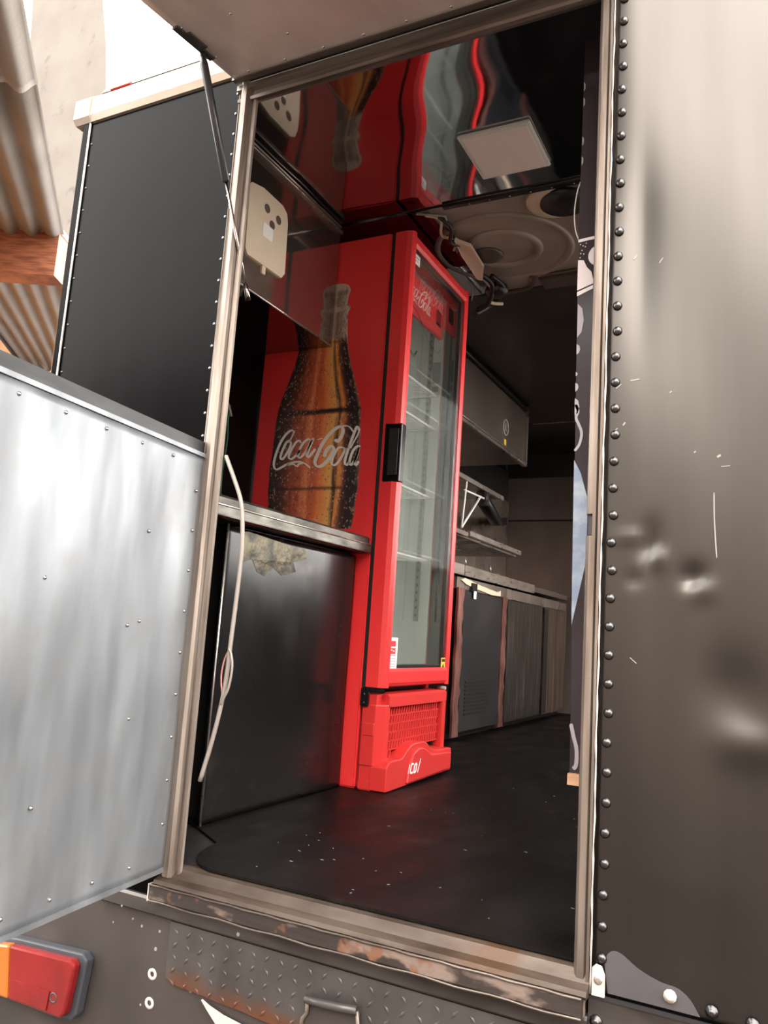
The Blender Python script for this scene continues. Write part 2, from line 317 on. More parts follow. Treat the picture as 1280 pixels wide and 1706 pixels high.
def stroke(mb, pts, w, to3, nib=None, n=6, thin=.45, th=.0012, taper=True):
    """flat brush stroke of real thickness th; to3(u, v, h) maps to space"""
    S = spline(pts, n) if len(pts) > 2 else [Vector(p) for p in pts]
    vs = []; N = len(S)
    for i, p in enumerate(S):
        t = S[min(i+1, N-1)]-S[max(i-1, 0)]
        if t.length < 1e-9: t = Vector((1, 0))
        t.normalize(); nn = Vector((-t.y, t.x)); ww = w
        if nib is not None: ww = w*(thin+(1-thin)*abs(t.x*math.cos(nib)+t.y*math.sin(nib)))
        if taper and (i == 0 or i == N-1): ww *= .5
        a = p+nn*ww/2; b = p-nn*ww/2
        vs += [to3(a.x, a.y, th), to3(b.x, b.y, th), to3(a.x, a.y, 0), to3(b.x, b.y, 0)]
    fs = []
    for i in range(N-1):
        k = 4*i; fs += [(k, k+1, k+5, k+4), (k, k+4, k+6, k+2), (k+1, k+3, k+7, k+5), (k+2, k+6, k+7, k+3)]
    fs += [(0, 2, 3, 1), (4*N-4, 4*N-3, 4*N-1, 4*N-2)]
    mb.add(vs, fs)
def flatpoly(mb, poly, to3, th=.0012):
    n = len(poly); vs = [to3(*p, th) for p in poly]+[to3(*p, 0) for p in poly]
    mb.add(vs, [tuple(range(n)), tuple(range(n, 2*n))[::-1]]+[(i, n+i, n+(i+1) % n, (i+1) % n) for i in range(n)])

# ================================================================== SETTING
# ---- ground and the yard the truck stands in
yd = box('ground', 'yard', None, -40, 40, -40, 40, -1.2, -1.1); tag(yd, 'brown packed earth yard under the truck', 'ground', 'structure')
sh = empty('shed', (1, -7.2, -1.1), 'long brown rendered shed facing the truck across the yard', 'shed')
box('wall', 'shed_wall', sh, -9, 14, -7.6, -7.2, -1.1, 4.1)
box('roof', 'fibre_cement', sh, -9.3, 14.3, -8.0, -6.95, 4.1, 4.22)

# ---- truck rear wall
ZT = 2.035
wb = empty('wall_back', (.3, 0, -.05), 'rear wall of the food truck around the open doorway', 'wall', 'structure')
# right skin: a sheet with dents, fine grid
mb = MB(); NX, NZ = 66, 190; X0, X1, Z0, Z1 = .938, 1.72, -.045, ZT+.06
def dent(x, z):
    d = .0045*math.sin(x*9+1.3)*math.sin(z*3.1+.4)+.0022*math.sin(x*15+z*6)*math.sin(z*4.3)
    for cx, cz, sx, sz, a in ((1.026, .755, .016, .038, .011), (1.04, .73, .012, .02, -.009), (1.103, .695, .017, .022, .012), (1.118, .675, .02, .02, -.006), (1.0, .69, .012, .014, .005),
                              (.985, .77, .04, .012, -.004), (1.17, .5, .05, .06, .010), (1.2, .41, .05, .035, -.008), (1.0, 1.32, .03, .2, .004)):
        d += a*math.exp(-((x-cx)/sx)**2-((z-cz)/sz)**2)
    e = min(1, (x-X0)/.06)*min(1, max(0, (z-.045)/.12))
    return d*e
for j in range(NZ+1):
    for i in range(NX+1):
        x = X0+(X1-X0)*i/NX; z = Z0+(Z1-Z0)*j/NZ; mb.v.append((x, dent(x, z), z))
for j in range(NZ):
    for i in range(NX):
        a = j*(NX+1)+i; mb.f.append((a, a+1, a+NX+2, a+NX+1)); mb.smooth.append(True)
sk = mb.build('skin_panel', 'skin_right', wb, recalc=False); md = sk.modifiers.new('sheet', 'SOLIDIFY'); md.thickness = .008; md.offset = -1
sk['label'] = 'dented dark metal skin right of the doorway'
sl = box('skin_panel', 'skin_left', wb, -.635, -.058, 0, .012, -.12, ZT, bev=.002); sl['label'] = 'glossy black skin left of the doorway'
MB().prism([(-.98, .3), (-.66, .014), (-.05, .014), (-.05, .05), (-.645, .05), (-.955, .33)], 'Z', -.12, ZT+.02).build('wall_core', 'inner_dark', wb)
MB().box(.95, 1.72, .02, .06, -.12, 2.2).build('wall_core', 'inner_dark', wb)
MB().box(-.06, .96, .02, .06, 2.0, 2.22).build('wall_core', 'inner_dark', wb)
# corner post, a bent strip left of the black skin
MB().prism([(-.632, -.004), (-.655, -.006), (-.672, .006), (-.676, .03), (-.66, .04), (-.632, .014)], 'Z', -.12, ZT+.002).build('corner_post', 'skin_left', wb)
MB().tube([(-.631, -.004, -.1), (-.631, -.004, .5), (-.632, -.004, 1.3), (-.63, -.004, ZT)], .0032, 6).build('corner_bead', 'sealant', wb)
# rivets
rv = MB().lathe((0, 0, 0), (0, -1, 0), [(.0095, -.002), (.0092, .002), (.007, .0056), (.0035, .0074), (.0008, .0078)], 14).build('rivet', 'rivet', wb, base=(0, 0, 0))
rv.location = Vector((.957, 0, 1.93))-Vector(wb['_b'])
copies(rv, [(random.uniform(-.0015, .0015), 0, -.0532*k) for k in range(1, 37)], wb)
rs = MB().lathe((0, 0, 0), (0, -1, 0), [(.0045, -.002), (.004, .002), (.002, .0034), (.0005, .0037)], 10).build('rivet', 'chrome', wb, base=(0, 0, 0))
rs.location = Vector((-.071, 0, 1.985))-Vector(wb['_b'])
copies(rs, [(0, 0, -.06*k) for k in range(1, 17)], wb)
rd = rs.copy(); rd.data = rs.data.copy(); rd.data.materials[0] = MATS['rivet']; COL.objects.link(rd); rd.parent = wb; rd.location = rs.location+Vector((-.548, .001, -.02))
copies(rd, [(0, 0, -.072*k) for k in range(1, 14)], wb)
# scratches and chipped paint right of the doorway
mb = MB(); F = lambda u, v, h: (u, dent(u, v)-h, v)
stroke(mb, [(1.138, .854), (1.139, .80), (1.143, .733)], .0022, F, th=.0008)
for p, q, w in (((.985, 1.08), (1.002, 1.082), .005), ((.958, 1.066), (.968, 1.074), .005), ((.957, .98), (.963, .985), .004), ((1.058, 1.05), (1.062, 1.053), .005), ((.973, .99), (.977, .996), .006),
                ((1.143, .92), (1.149, .924), .008), ((1.103, .93), (1.106, .933), .005), ((1.15, .902), (1.165, .903), .003), ((.995, .545), (1.007, .535), .003), ((1.035, 1.32), (1.042, 1.33), .005), ((.986, 1.335), (.992, 1.345), .006)):
    stroke(mb, [p, q], w, F, th=.0008)
o = mb.build('paint_scratches', 'scratch', wb); o['kind'] = 'stuff'

mb = MB(); pp = spline([(.968, -.04), (.962, .01), (.972, .03), (.99, .03), (1.02, .012), (1.055, .0), (1.085, -.004), (1.105, -.018), (1.12, -.04)], 4)
flatpoly(mb, [(p.x, p.y) for p in pp], lambda u, v, h: (u, -.0004-h, v), th=.0008); mb.build('repair_patch', 'patch_grey', wb)
# roof edge rail, cream
t1 = empty('trim_1', (-.4, 0, ZT), 'cream painted roof rail above the black rear skin', 'trim', 'structure')
MB().prism([(-.008, ZT+.001), (-.016, ZT+.02), (-.014, ZT+.075), (-.002, ZT+.09), (.06, ZT+.09), (.06, ZT+.001)], 'X', -.63, .955).build('rail', 'cream', t1)
MB().prism([(-.007, ZT+.001), (-.02, ZT+.015), (-.018, ZT+.078), (0, ZT+.094), (.09, ZT+.094), (.09, ZT+.001)], 'X', -.69, -.625).build('corner_cap', 'cream', t1)
MB().prism([(-.004, ZT+.092), (.004, ZT+.108), (.03, ZT+.108), (.03, ZT+.092)], 'X', -.60, .95).build('gutter_lip', 'alu_frame_h', t1)
MB().prism([(-.01, ZT+.091), (-.006, ZT+.101), (.0, ZT+.101), (.0, ZT+.091)], 'X', -.56, -.48).build('red_marker', 'red_paint', t1)

# door frame: jambs, header, sill
t2 = empty('trim_2', (.44, 0, -.08), 'worn aluminium door frame around the rear opening', 'door frame', 'structure')
lj = [(-.061, .012), (-.061, -.006), (-.055, -.010), (-.05, -.006), (-.046, -.016), (-.038, -.02), (-.026, -.02), (-.02, -.013), (-.017, -.003), (-.012, -.001), (-.009, -.007), (-.002, -.005), (0, .0), (-.004, .006), (-.02, .012)]
MB().prism(lj, 'Z', -.03, 2.0).build('left_jamb', 'alu_frame', t2)
MB().box(-.058, -.03, .012, .035, -.02, 1.95).build('inner_stop', 'steel_dark', t2)
rj = [(.906, .05), (.906, .004), (.909, -.004), (.914, -.008), (.926, -.008), (.929, -.002), (.931, -.010), (.936, -.010), (.938, .004), (.938, .05)]
def rjz(z0, z1, notch=False):
    p = [(.92, y) if notch and x < .915 else (x, y) for x, y in rj]; return MB().prism(p, 'Z', z0, z1)
mbj = rjz(-.045, .772); mbj2 = rjz(.815, 2.0); mbn = rjz(.772, .815, True)
mbj.add(mbj2.v, mbj2.f); mbj.add(mbn.v, mbn.f)
mbj.build('right_jamb', 'alu_frame', t2)
box('latch_slot', 'black_metal', t2, .9105, .925, .0, .03, .774, .813)
MB().tube([(.9385+.0005*math.sin(k*1.7)+.0005*math.sin(k*.6), -.0085, -.045+k*.025) for k in range(84)], [.0018+.0006*math.sin(k*2.3) for k in range(84)], 6).build('sealant_bead', 'sealant', t2)
MB().prism([(.012, 2.0), (-.012, 2.0), (-.018, 1.992), (-.018, 1.978), (-.006, 1.974), (-.006, 1.96), (-.012, 1.956), (-.010, 1.948), (.0, 1.946), (.012, 1.95), (.012, 2.0)], 'X', -.061, .938).build('header', 'alu_frame_h', t2)
MB().prism([(.07, -.012), (.02, -.008), (.002, -.012), (-.012, -.03), (-.03, -.036), (-.034, -.044), (-.03, -.05), (.07, -.05)], 'X', -.055, .937).build('sill', 'sill_worn', t2)
MB().prism([(-.03, -.046), (-.036, -.05), (-.036, -.078), (-.03, -.084), (.01, -.084), (.01, -.046)], 'X', -.062, .93).build('sill_nosing', 'sill_peel', t2)
MB().tube([(-.06+.033*k, -.037, -.0475+.001*math.sin(k*2.1)) for k in range(31)], .0026, 6).build('nosing_edge', 'alu_frame_h', t2)
MB().tube([(-.06+.033*k, -.037, -.0815+.0015*math.sin(k*1.3)) for k in range(31)], .0022, 6).build('nosing_edge', 'alu_frame_h', t2)
box('nosing_end', 'pale_metal', t2, -.066, -.06, -.036, 0, -.084, -.046)
MB().prism([(.942, -.045), (.942, .0), (.948, .006), (.958, .004), (.964, -.01), (.964, -.045)], 'Y', -.012, -.006).build('corner_tab', 'pale_metal', t2)
MB().lathe((.953, -.012, -.018), (0, -1, 0), [(.0075, 0), (.0075, .002), (.004, .003), (.001, .0031)], 12).build('tab_screw', 'steel_bright', t2)

# lower skirt of the rear wall
t3 = empty('trim_3', (.4, 0, -.5), 'dark metal skirt under the door sill', 'skirt', 'structure')
MB().box(-.66, 1.72, .008, .03, -1.0, -.12).build('skirt_panel', 'apron', t3)
MB().prism([(-.008, -.084), (-.012, -.09), (-.012, -.118), (-.004, -.124), (.03, -.124), (.03, -.084)], 'X', -.24, .935).build('skirt_strip', 'apron_strip', t3)
MB().box(.935, 1.72, -.003, .012, -.14, -.05).build('skirt_strip', 'apron_strip', t3)
MB().box(.94, 1.72, -.006, -.002, -.052, -.045).build('drip_edge', 'black_metal', t3)
for x, z in ((1.072, -.018), (1.138, -.026), (.949, -.089), (1.2, -.03)):
    MB().lathe((x, -.004, z), (0, -1, 0), [(.011, -.002), (.011, .002), (.007, .003), (.006, .008), (.002, .009)], 10).build('bolt', 'pale_metal' if x < 1.1 and x > 1 else 'rivet', t3)
for x, z in ((-.064, -.255), (-.064, -.317)):
    MB().lathe((x, .008, z), (0, -1, 0), [(.013, -.001), (.013, .0015), (.0065, .002), (.006, -.0005)], 14).build('bare_washer', 'pale_metal', t3)
mb = MB()
for x, z, r in ((-.062, -.2, .005), (-.055, -.16, .004), (-.11, -.16, .004), (-.16, -.12, .003), (-.09, -.327, .003), (.10, -.15, .004), (.18, -.11, .005), (-.14, -.15, .003), (-.2, -.17, .003), (.05, -.262, .006)):
    mb.lathe((x, -.0125 if z > -.124 else .008, z), (0, -1, 0), [(r, -.001), (r*.8, .001)], 7)
o = mb.build('paint_flecks', 'scratch', t3); o['kind'] = 'stuff'

# tread plate with raised lugs
tp = empty('tread_plate', (.45, 0, -.3), 'dark embossed tread plate under the sill with a rusty lower edge', 'tread plate')
mb = MB()
bot = [(-.02, -.25)]+[(-.02+.037*k, -.255-.0017*k-.004*random.random()) for k in range(1, 13)]+[(.45, -.30), (.5, -.52), (1.6, -.52), (1.6, -.128), (-.02, -.128)]
tread_rust(); mb.prism(bot, 'Y', .001, .007); mb.build('plate', 'tread_rust', tp)
mb = MB(); n = 0
for r in range(14):
    for c in range(46):
        x = .0+c*.036; z = -.148-r*.027
        if (x < .47 and z < -.262) or z < -.5: continue
        a = .9 if (r+c) % 2 else -.75; L_, w_ = .0115, .0036
        ux, uz = math.cos(a), math.sin(a)
        vs = [(x+ux*L_, .001, z+uz*L_), (x-uz*w_, .001, z+ux*w_), (x-ux*L_, .001, z-uz*L_), (x+uz*w_, .001, z-ux*w_), (x+ux*L_*.55, -.0016, z+uz*L_*.55), (x-ux*L_*.55, -.0016, z-uz*L_*.55)]
        mb.add(vs, [(0, 4, 1), (1, 4, 5, 2), (2, 5, 3), (3, 5, 4, 0)], True)
o = mb.build('raised_lugs', 'tread_rust', tp); o['kind'] = 'stuff'
MB().prism([(.09, -.268), (.112, -.276), (.15, -.285), (.215, -.293), (.3, -.305), (.2, -.33), (.14, -.31), (.108, -.284)], 'Y', -.004, .002).build('torn_lip', 'pale_metal', tp)
# pull handle recessed into the tread plate
gh = empty('pull_handle', (.42, 0, -.3), 'dark metal pull handle frame at the bottom of the tread plate', 'handle')
MB().tube([(.362, -.012, -.195), (.40, -.016, -.193), (.44, -.016, -.190), (.482, -.012, -.187)], .0085, 8).build('grip', 'tread', gh)
MB().tube([(.352, -.008, -.36), (.352, -.008, -.26), (.356, -.009, -.235), (.366, -.009, -.222), (.366, -.011, -.194)], .0042, 8).build('frame_rod', 'alu_frame', gh)
MB().tube([(.488, -.008, -.36), (.488, -.009, -.235), (.482, -.011, -.188)], .0042, 8).build('frame_rod', 'alu_frame', gh)
box('back_plate', 'apron', gh, .36, .482, -.0055, -.0025, -.36, -.2)

# tail light
tl = empty('tail_light', (-.4, 0, -.4), 'red and amber tail light below the open silver half door', 'tail light')
def sh_(poly, k, cx=-.41, cz=-.33): return [(cx+(x-cx)*k, cz+(z-cz)*k) for x, z in poly]
out = [(-.60, -.295), (-.575, -.275), (-.49, -.262), (-.262, -.248), (-.246, -.262), (-.262, -.385), (-.275, -.4), (-.40, -.405), (-.57, -.405), (-.60, -.39)]
MB().prism(out, 'Y', -.018, .008).build('base', 'tail_base', tl, bev=.004)
red = [(-.487, -.272), (-.275, -.259), (-.262, -.27), (-.278, -.38), (-.29, -.392), (-.47, -.394)]
MB().prism(red, 'Y', -.04, -.016).build('red_lens', 'tail_red', tl, bev=.006)
amb = [(-.59, -.3), (-.57, -.284), (-.489, -.272), (-.472, -.394), (-.565, -.395), (-.59, -.38)]
MB().prism(amb, 'Y', -.04, -.016).build('amber_lens', 'tail_amber', tl, bev=.006)
MB().prism([(-.455, -.345), (-.33, -.34), (-.335, -.384), (-.455, -.386)], 'Y', -.043, -.039).build('reflector', 'tail_red', tl)
MB().lathe((-.318, -.04, -.352), (0, -1, 0), [(.012, -.001), (.012, .001), (.009, .0012), (.008, -.0005)], 14).build('screw_recess', 'tail_base', tl)

# ---- doors
def rotdoor(p):   # hinge line at X=-.056, opened just past square
    a = math.radians(-82.6); x, y, z = p
    return (-.056+x*math.cos(a)-y*math.sin(a), -.012+x*math.sin(a)+y*math.cos(a), z)
d1 = empty('door_1', (-.056, -.012, -.02), 'open lower half door with brushed silver inner face', 'half door', 'structure')
mb = MB().box(.0, .93, -.03, .004, -.02, 1.004); mb.v = [rotdoor(p) for p in mb.v]; mb.build('outer_skin', 'door_edge', d1)
mb = MB(); NU, NV = 60, 60
for j in range(NV+1):
    for i in range(NU+1):
        u = .006+.915*i/NU; z = -.012+.973*j/NV
        w = .012+.0016*math.sin(u*9+1)*math.sin(z*6)+.001*math.sin(u*17+z*11)
        mb.v.append(rotdoor((u, w, z)))
for j in range(NV):
    for i in range(NU):
        a = j*(NU+1)+i; mb.f.append((a, a+NU+1, a+NU+2, a+1)); mb.smooth.append(True)
inn = mb.build('inner_panel', 'silver_door', d1, recalc=False); md = inn.modifiers.new('sheet', 'SOLIDIFY'); md.thickness = .007; md.offset = -1
for nm, a in (('edge_trim', (.0, .93, .004, .016, .962, .972)), ('edge_trim', (.0, .93, .004, .016, -.02, -.010))):
    mb = MB().box(*a); mb.v = [rotdoor(p) for p in mb.v]; mb.build(nm, 'silver_door', d1)
mb = MB().box(-.004, .01, -.03, .017, -.02, .97); mb.v = [rotdoor(p) for p in mb.v]; mb.build('hinge_strip', 'alu_frame', d1)
hd = rotdoor((0, 1, 0)); nrm = Vector((hd[0]+.056, hd[1]+.012, 0))
for u, z in [(.03, .09+.098*k) for k in range(9)]+[(.14+.12*k, .938) for k in range(7)]+[(.14+.12*k, .02) for k in range(7)]+[(.2, .75), (.2, .55), (.2, .34), (.24, .54), (.46, .2), (.5, .62)]:
    MB().lathe(rotdoor((u, .013, z)), nrm, [(.0045, -.002), (.0042, .0015), (.002, .0032), (.0005, .0035)], 8).build('rivet', 'chrome', d1)
# upper flap, hinged at the header, held up by a gas strut
fa = math.radians(-7.2)
def rotflap(p):
    x, y, z = p; return (x, -.016+y*math.cos(fa)-z*math.sin(fa), 2.006+y*math.sin(-fa)*1.0+z*math.cos(fa))
d2 = empty('door_2', (.44, -.016, 2.006), 'raised upper flap door seen from below above the doorway', 'flap door', 'structure')
mb = MB().box(-.063, .955, -1.02, -.006, .0, .03, bev=.004); mb.v = [rotflap(p) for p in mb.v]; mb.build('flap_core', 'door_edge', d2)
mb = MB(); NU, NV = 48, 48
for j in range(NV+1):
    for i in range(NU+1):
        u = -.058+1.008*i/NU; y = -1.012+1.0*j/NV
        mb.v.append(rotflap((u, y, -.004+.0012*math.sin(u*8)*math.sin(y*7+1))))
for j in range(NV):
    for i in range(NU):
        a = j*(NU+1)+i; mb.f.append((a, a+NU+1, a+NU+2, a+1)); mb.smooth.append(True)
o = mb.build('inner_panel', 'flap_under', d2, recalc=False); md = o.modifiers.new('sheet', 'SOLIDIFY'); md.thickness = .004; md.offset = -1
mb = MB().box(-.064, .956, -.022, -.004, -.008, .004); mb.v = [rotflap(p) for p in mb.v]; mb.build('hinge_strip', 'alu_frame_h', d2)
for u, y in [(.0+.115*k, -.035) for k in range(9)]+[(-.04, -.12-.13*k) for k in range(7)]+[(.18, -.12), (.33, -.2), (.1, -.24)]:
    MB().lathe(rotflap((u, y, -.004)), (0, .12, -1), [(.004, -.002), (.0038, .001), (.0018, .0026), (.0004, .003)], 8).build('rivet', 'chrome', d2)
# strut bracket plate
mb = MB().prism([(-.06, -.16), (-.045, -.185), (-.03, -.185), (-.028, -.2), (-.012, -.2), (-.028, -.27), (-.06, -.27)], 'Z', -.012, -.004)
mb = MB(); mb.box(-.058, -.03, -.23, -.165, -.010, -.003).box(-.058, -.042, -.262, -.23, -.010, -.003).box(-.058, -.043, -.165, -.12, -.010, -.003)
mb.v = [rotflap(p) for p in mb.v]; mb.build('strut_bracket', 'tread', d2)
gs = empty('gas_strut', (0, .03, 1.41), 'black gas strut holding up the flap beside the left jamb', 'gas strut')
A = Vector((-.052, -.172, 1.972)); B = Vector((-.002, .034, 1.414)); Dv = (B-A)
MB().tube([A, A+Dv*.04, A+Dv*.52, A+Dv*.525], [.006, .0105, .0105, .007], 12).build('cylinder', 'strut_body', gs)
MB().tube([A+Dv*.52, A+Dv*.97], .0042, 10).build('rod', 'chrome', gs)
MB().tube([A+Dv*-.015, A+Dv*.035], .0075, 8).build('ball_end', 'black_metal', gs)
MB().tube([B-Dv*.04, B, B+Vector((-.004, .012, -.012))], [.006, .007, .008], 8).build('ball_end', 'chrome', gs)

# ---- inside shell
fl = empty('floor', (.3, 2.5, 0), 'black rubber truck floor with pale scuffs and debris', 'floor', 'structure')
mb = MB(); rc = [(.045+.05*(1-math.cos(a)), .012+.05*(1-math.sin(a))) for a in [math.pi/2*k/6 for k in range(7)]]
mb.prism([(-.985, .34), (-.985, 5.22), (1.7, 5.22), (1.7, .065), (.93, .065), (.93, .012), (.075, .012), (.05, .016), (.02, .03), (-.01, .06), (-.035, .1), (-.05, .15), (-.06, .2), (-.2, .29), (-.3, .34)], 'Z', -.006, 0).build('rubber_sheet', 'floor_rubber', fl)
MB().prism([(-.64, .03), (1.72, .03), (1.72, 5.24), (-1.0, 5.24), (-1.0, .345)], 'Z', -.06, -.006).build('sub_floor', 'gasket', fl)
mb = MB()
for _ in range(38):
    x = random.uniform(.0, .9); y = random.choice([random.uniform(.05, .6), random.uniform(.05, 1.6)]); a = random.uniform(0, 3.1); l = random.uniform(.003, .014); w = random.uniform(.0015, .003)
    stroke(mb, [(x, y), (x+l*math.cos(a), y+l*math.sin(a)*.5)], w*2, lambda u, v, h: (u, v, .0005+h), th=.0008)
o = mb.build('floor_debris', 'scratch', fl); o['kind'] = 'stuff'
wl = box('wall_left', 'inner_dark', None, -1.0, -.985, .34, 5.24, -.06, 2.05); tag(wl, 'dark left inside wall behind the red cooler', 'wall', 'structure')
wr = empty('wall_right', (1.71, 2.6, 0), 'right inside wall with the serving window opening', 'wall', 'structure')
for a in ((1.7, 1.74, .06, 5.24, -.06, .98), (1.7, 1.74, .06, 5.24, 2.05, 2.3), (1.7, 1.74, .06, .75, .98, 2.05), (1.7, 1.74, 4.4, 5.24, .98, 2.05)): box('panel', 'steel_dark', wr, *a)
wf = empty('wall_front', (.3, 5.23, 0), 'stained dark steel wall at the far end of the kitchen', 'wall', 'structure')
box('steel_sheet', 'steel_dark', wf, -1.0, 1.72, 5.2, 5.24, -.06, 1.615)
box('steel_sheet', 'steel_dark', wf, -1.0, 1.72, 5.208, 5.24, 1.62, 2.0)
box('steel_sheet', 'ceiling_dark', wf, -1.0, 1.72, 5.2, 5.24, 2.0, 2.3)
MB().tube([(-1.0, 5.198, 1.617), (1.7, 5.198, 1.617)], .008, 6).build('seam_bead', 'black_metal', wf)
sideb = box('wall_cladding', 'steel_dirty', None, -.984, -.965, 1.8, 5.19, .97, 1.78); tag(sideb, 'stained steel splashback behind the kitchen worktop', 'splashback', 'structure')

CZ = 2.213
cl = empty('ceiling', (.3, 2.5, CZ), 'polished dark steel truck ceiling reflecting the red cooler', 'ceiling', 'structure')
mb = MB(); NU, NV = 80, 40
for j in range(NV+1):
    for i in range(NU+1):
        y = .16+.93*j/NV; xl = -.96+max(0, .5-y)*1.05; x = xl+(1.7-xl)*i/NU
        mb.v.append((x, y, CZ+.0011*math.sin(y*11+.8*math.sin(x*4))*math.cos(x*3.1+.5)+.0006*math.sin(y*23+x*9)))
for j in range(NV):
    for i in range(NU):
        a = j*(NU+1)+i; mb.f.append((a, a+NU+1, a+NU+2, a+1)); mb.smooth.append(True)
o = mb.build('polished_sheet', 'ceiling_mirror', cl, recalc=False); md = o.modifiers.new('sheet', 'SOLIDIFY'); md.thickness = .006; md.offset = -1
MB().prism([(-.66, .2), (1.74, .2), (1.74, 5.24), (-1.0, 5.24), (-1.0, .5)], 'Z', 2.275, 2.3).build('roof_deck', 'inner_dark', cl)
MB().add([(-.64, .04, 2.11), (1.74, .04, 2.11), (1.74, .21, 2.277), (-.66, .21, 2.277), (-.64, .07, 2.10), (1.74, .07, 2.10), (1.74, .23, 2.27), (-.66, .23, 2.27)], [(0, 1, 2, 3), (7, 6, 5, 4), (0, 4, 5, 1), (1, 5, 6, 2), (2, 6, 7, 3), (3, 7, 4, 0)]).build('roof_cove', 'inner_dark', cl)
MB().add([(-.64, .04, 2.11), (-.66, .21, 2.277), (-1.0, .5, 2.277), (-1.0, .34, 2.05), (-.62, .07, 2.10), (-.64, .23, 2.27), (-.98, .52, 2.27), (-.97, .36, 2.04)], [(0, 1, 2, 3), (7, 6, 5, 4), (0, 4, 5, 1), (1, 5, 6, 2), (2, 6, 7, 3), (3, 7, 4, 0)]).build('roof_cove', 'inner_dark', cl)
box('dark_sheet', 'ceiling_mirror', cl, -.985, -.0, 1.092, 1.9, CZ-.002, CZ+.006)
box('dark_sheet', 'ceiling_dark', cl, -.985, 1.7, 1.9, 4.2, CZ-.004, CZ+.006)
box('dark_sheet', 'ceiling_dark', cl, -.985, 1.7, 4.21, 5.2, CZ-.001, CZ+.006)
MB().tube([(-.98, 4.205, CZ-.003), (1.7, 4.205, CZ-.003)], .006, 6).build('seam_bead', 'steel_dirty', cl)
MB().box(.07, 1.7, 1.075, 1.10, CZ-.012, CZ-.001, bev=.002).build('edge_strip', 'black_metal', cl)
for k in range(11): MB().lathe((.1+.08*k, 1.087, CZ-.012), (0, 0, -1), [(.004, -.001), (.0035, .002), (.001, .003)], 8).build('screw', 'chrome', cl)

# ================================================================== THINGS INSIDE
# ---- ceiling light panel
lp = empty('ceiling_light', (.41, .82, CZ), 'square white light panel on the polished ceiling', 'ceiling light')
MB().box(.283, .532, .693, .955, CZ-.012, CZ-.001, bev=.003).build('frame', 'sticker_white', lp)
MB().box(.297, .518, .707, .941, CZ-.0145, CZ-.011, bev=.001).build('diffuser', 'lens_white', lp)

# ---- roof hatch / exhaust housing behind the polished sheet
ht = empty('exhaust_hatch', (.5, 1.5, CZ), 'brown moulded exhaust housing in the ceiling past the light', 'exhaust')
mb = MB(); cx, cy = .13, 1.5
mb.box(.0, 1.2, 1.10, 1.9, CZ+.004, CZ+.02); mb.build('plate', 'hatch', ht)
for r0, r1, h in ((.30, .285, .012), (.17, .15, .014)):
    MB().lathe((cx+.05, cy, CZ+.004), (0, 0, -1), [(r0, -.002), (r0-.004, h*.5), (r1+.006, h), (r1-.006, h), (r1-.016, h*.4), (r1-.02, -.002)], 40).build('raised_ring', 'hatch', ht)
MB().lathe((.1, 1.53, CZ+.004), (0, 0, -1), [(.07, -.001), (.065, .01), (.04, .018), (.01, .02)], 20).build('hub', 'hatch_dark', ht)
MB().lathe((.48, 1.2, CZ+.004), (0, 0, -1), [(.11, -.001), (.105, .014), (.09, .022), (.03, .024)], 32).build('round_cover', 'beige_plate', ht)
MB().lathe((.52, 1.19, CZ-.018), (0, 0, -1), [(.09, -.01), (.09, .008), (.02, .01)], 24).build('cover_cap', 'black_metal', ht)
mb = MB(); mb.tube(spline([(-.05, 1.905, CZ-.006), (.12, 1.9, CZ-.006), (.2, 1.87, CZ-.006), (.23, 1.79, CZ-.006), (.3, 1.775, CZ-.006), (1.2, 1.775, CZ-.006)]), .008, 6); mb.build('edge_lip', 'hatch_dark', ht)
box('side_duct', 'hatch_dark', ht, .25, 1.2, 1.785, 1.9, CZ-.02, CZ+.003, bev=.006)

# ---- wiring box hanging over the cooler
jb = empty('wiring_box', (.03, 1.5, CZ), 'torn beige wiring box with loose cables over the cooler', 'wiring box')
mb = MB(); cs = [(.035, 1.30, CZ-.02), (.085, 1.36, CZ-.024), (.075, 1.55, CZ-.03), (.03, 1.66, CZ-.034), (.012, 1.64, CZ-.036), (.02, 1.42, CZ-.028)]
n = len(cs); mb.add(cs+[(x, y, z-.014) for x, y, z in cs], [tuple(range(n)), tuple(range(n, 2*n))[::-1]]+[(i, (i+1) % n, n+(i+1) % n, n+i) for i in range(n)])
mb.build('cover', 'beige_plate', jb)
for pts, r, m in (([(-.02, 1.12, CZ-.005), (.03, 1.16, CZ-.012), (.0, 1.25, CZ-.03), (.04, 1.32, CZ-.02), (.0, 1.38, CZ-.03)], .006, 'beige_plate'),
                  ([(.03, 1.14, CZ-.01), (.06, 1.2, CZ-.03), (.02, 1.3, CZ-.04), (.05, 1.36, CZ-.025)], .008, 'wire_black'),
                  ([(.0, 1.2, CZ-.01), (.05, 1.25, CZ-.025), (.01, 1.34, CZ-.02)], .005, 'wire_black'),
                  ([(.03, 1.65, CZ-.035), (.05, 1.74, CZ-.06), (.02, 1.8, CZ-.09), (.06, 1.86, CZ-.08)], .008, 'beige_plate'),
                  ([(.02, 1.6, CZ-.03), (.06, 1.7, CZ-.05), (.02, 1.78, CZ-.1), (-.04, 1.8, CZ-.12)], .012, 'wire_black'),
                  ([(.07, 1.66, CZ-.03), (.1, 1.74, CZ-.05), (.06, 1.82, CZ-.06), (.0, 1.86, CZ-.08), (-.05, 1.8, CZ-.14)], .012, 'wire_black'),
                  ([(-.05, 1.68, CZ-.02), (-.04, 1.72, CZ-.06), (-.05, 1.74, CZ-.1)], .003, 'cable_white')):
    MB().tube(spline(pts, 5), r, 7).build('cable', m, jb)
MB().lathe((.06, 1.77, CZ-.03), (0, 0, -1), [(.05, 0), (.055, .03), (.03, .05), (.01, .052)], 14).build('rubber_boot', 'black_metal', jb)
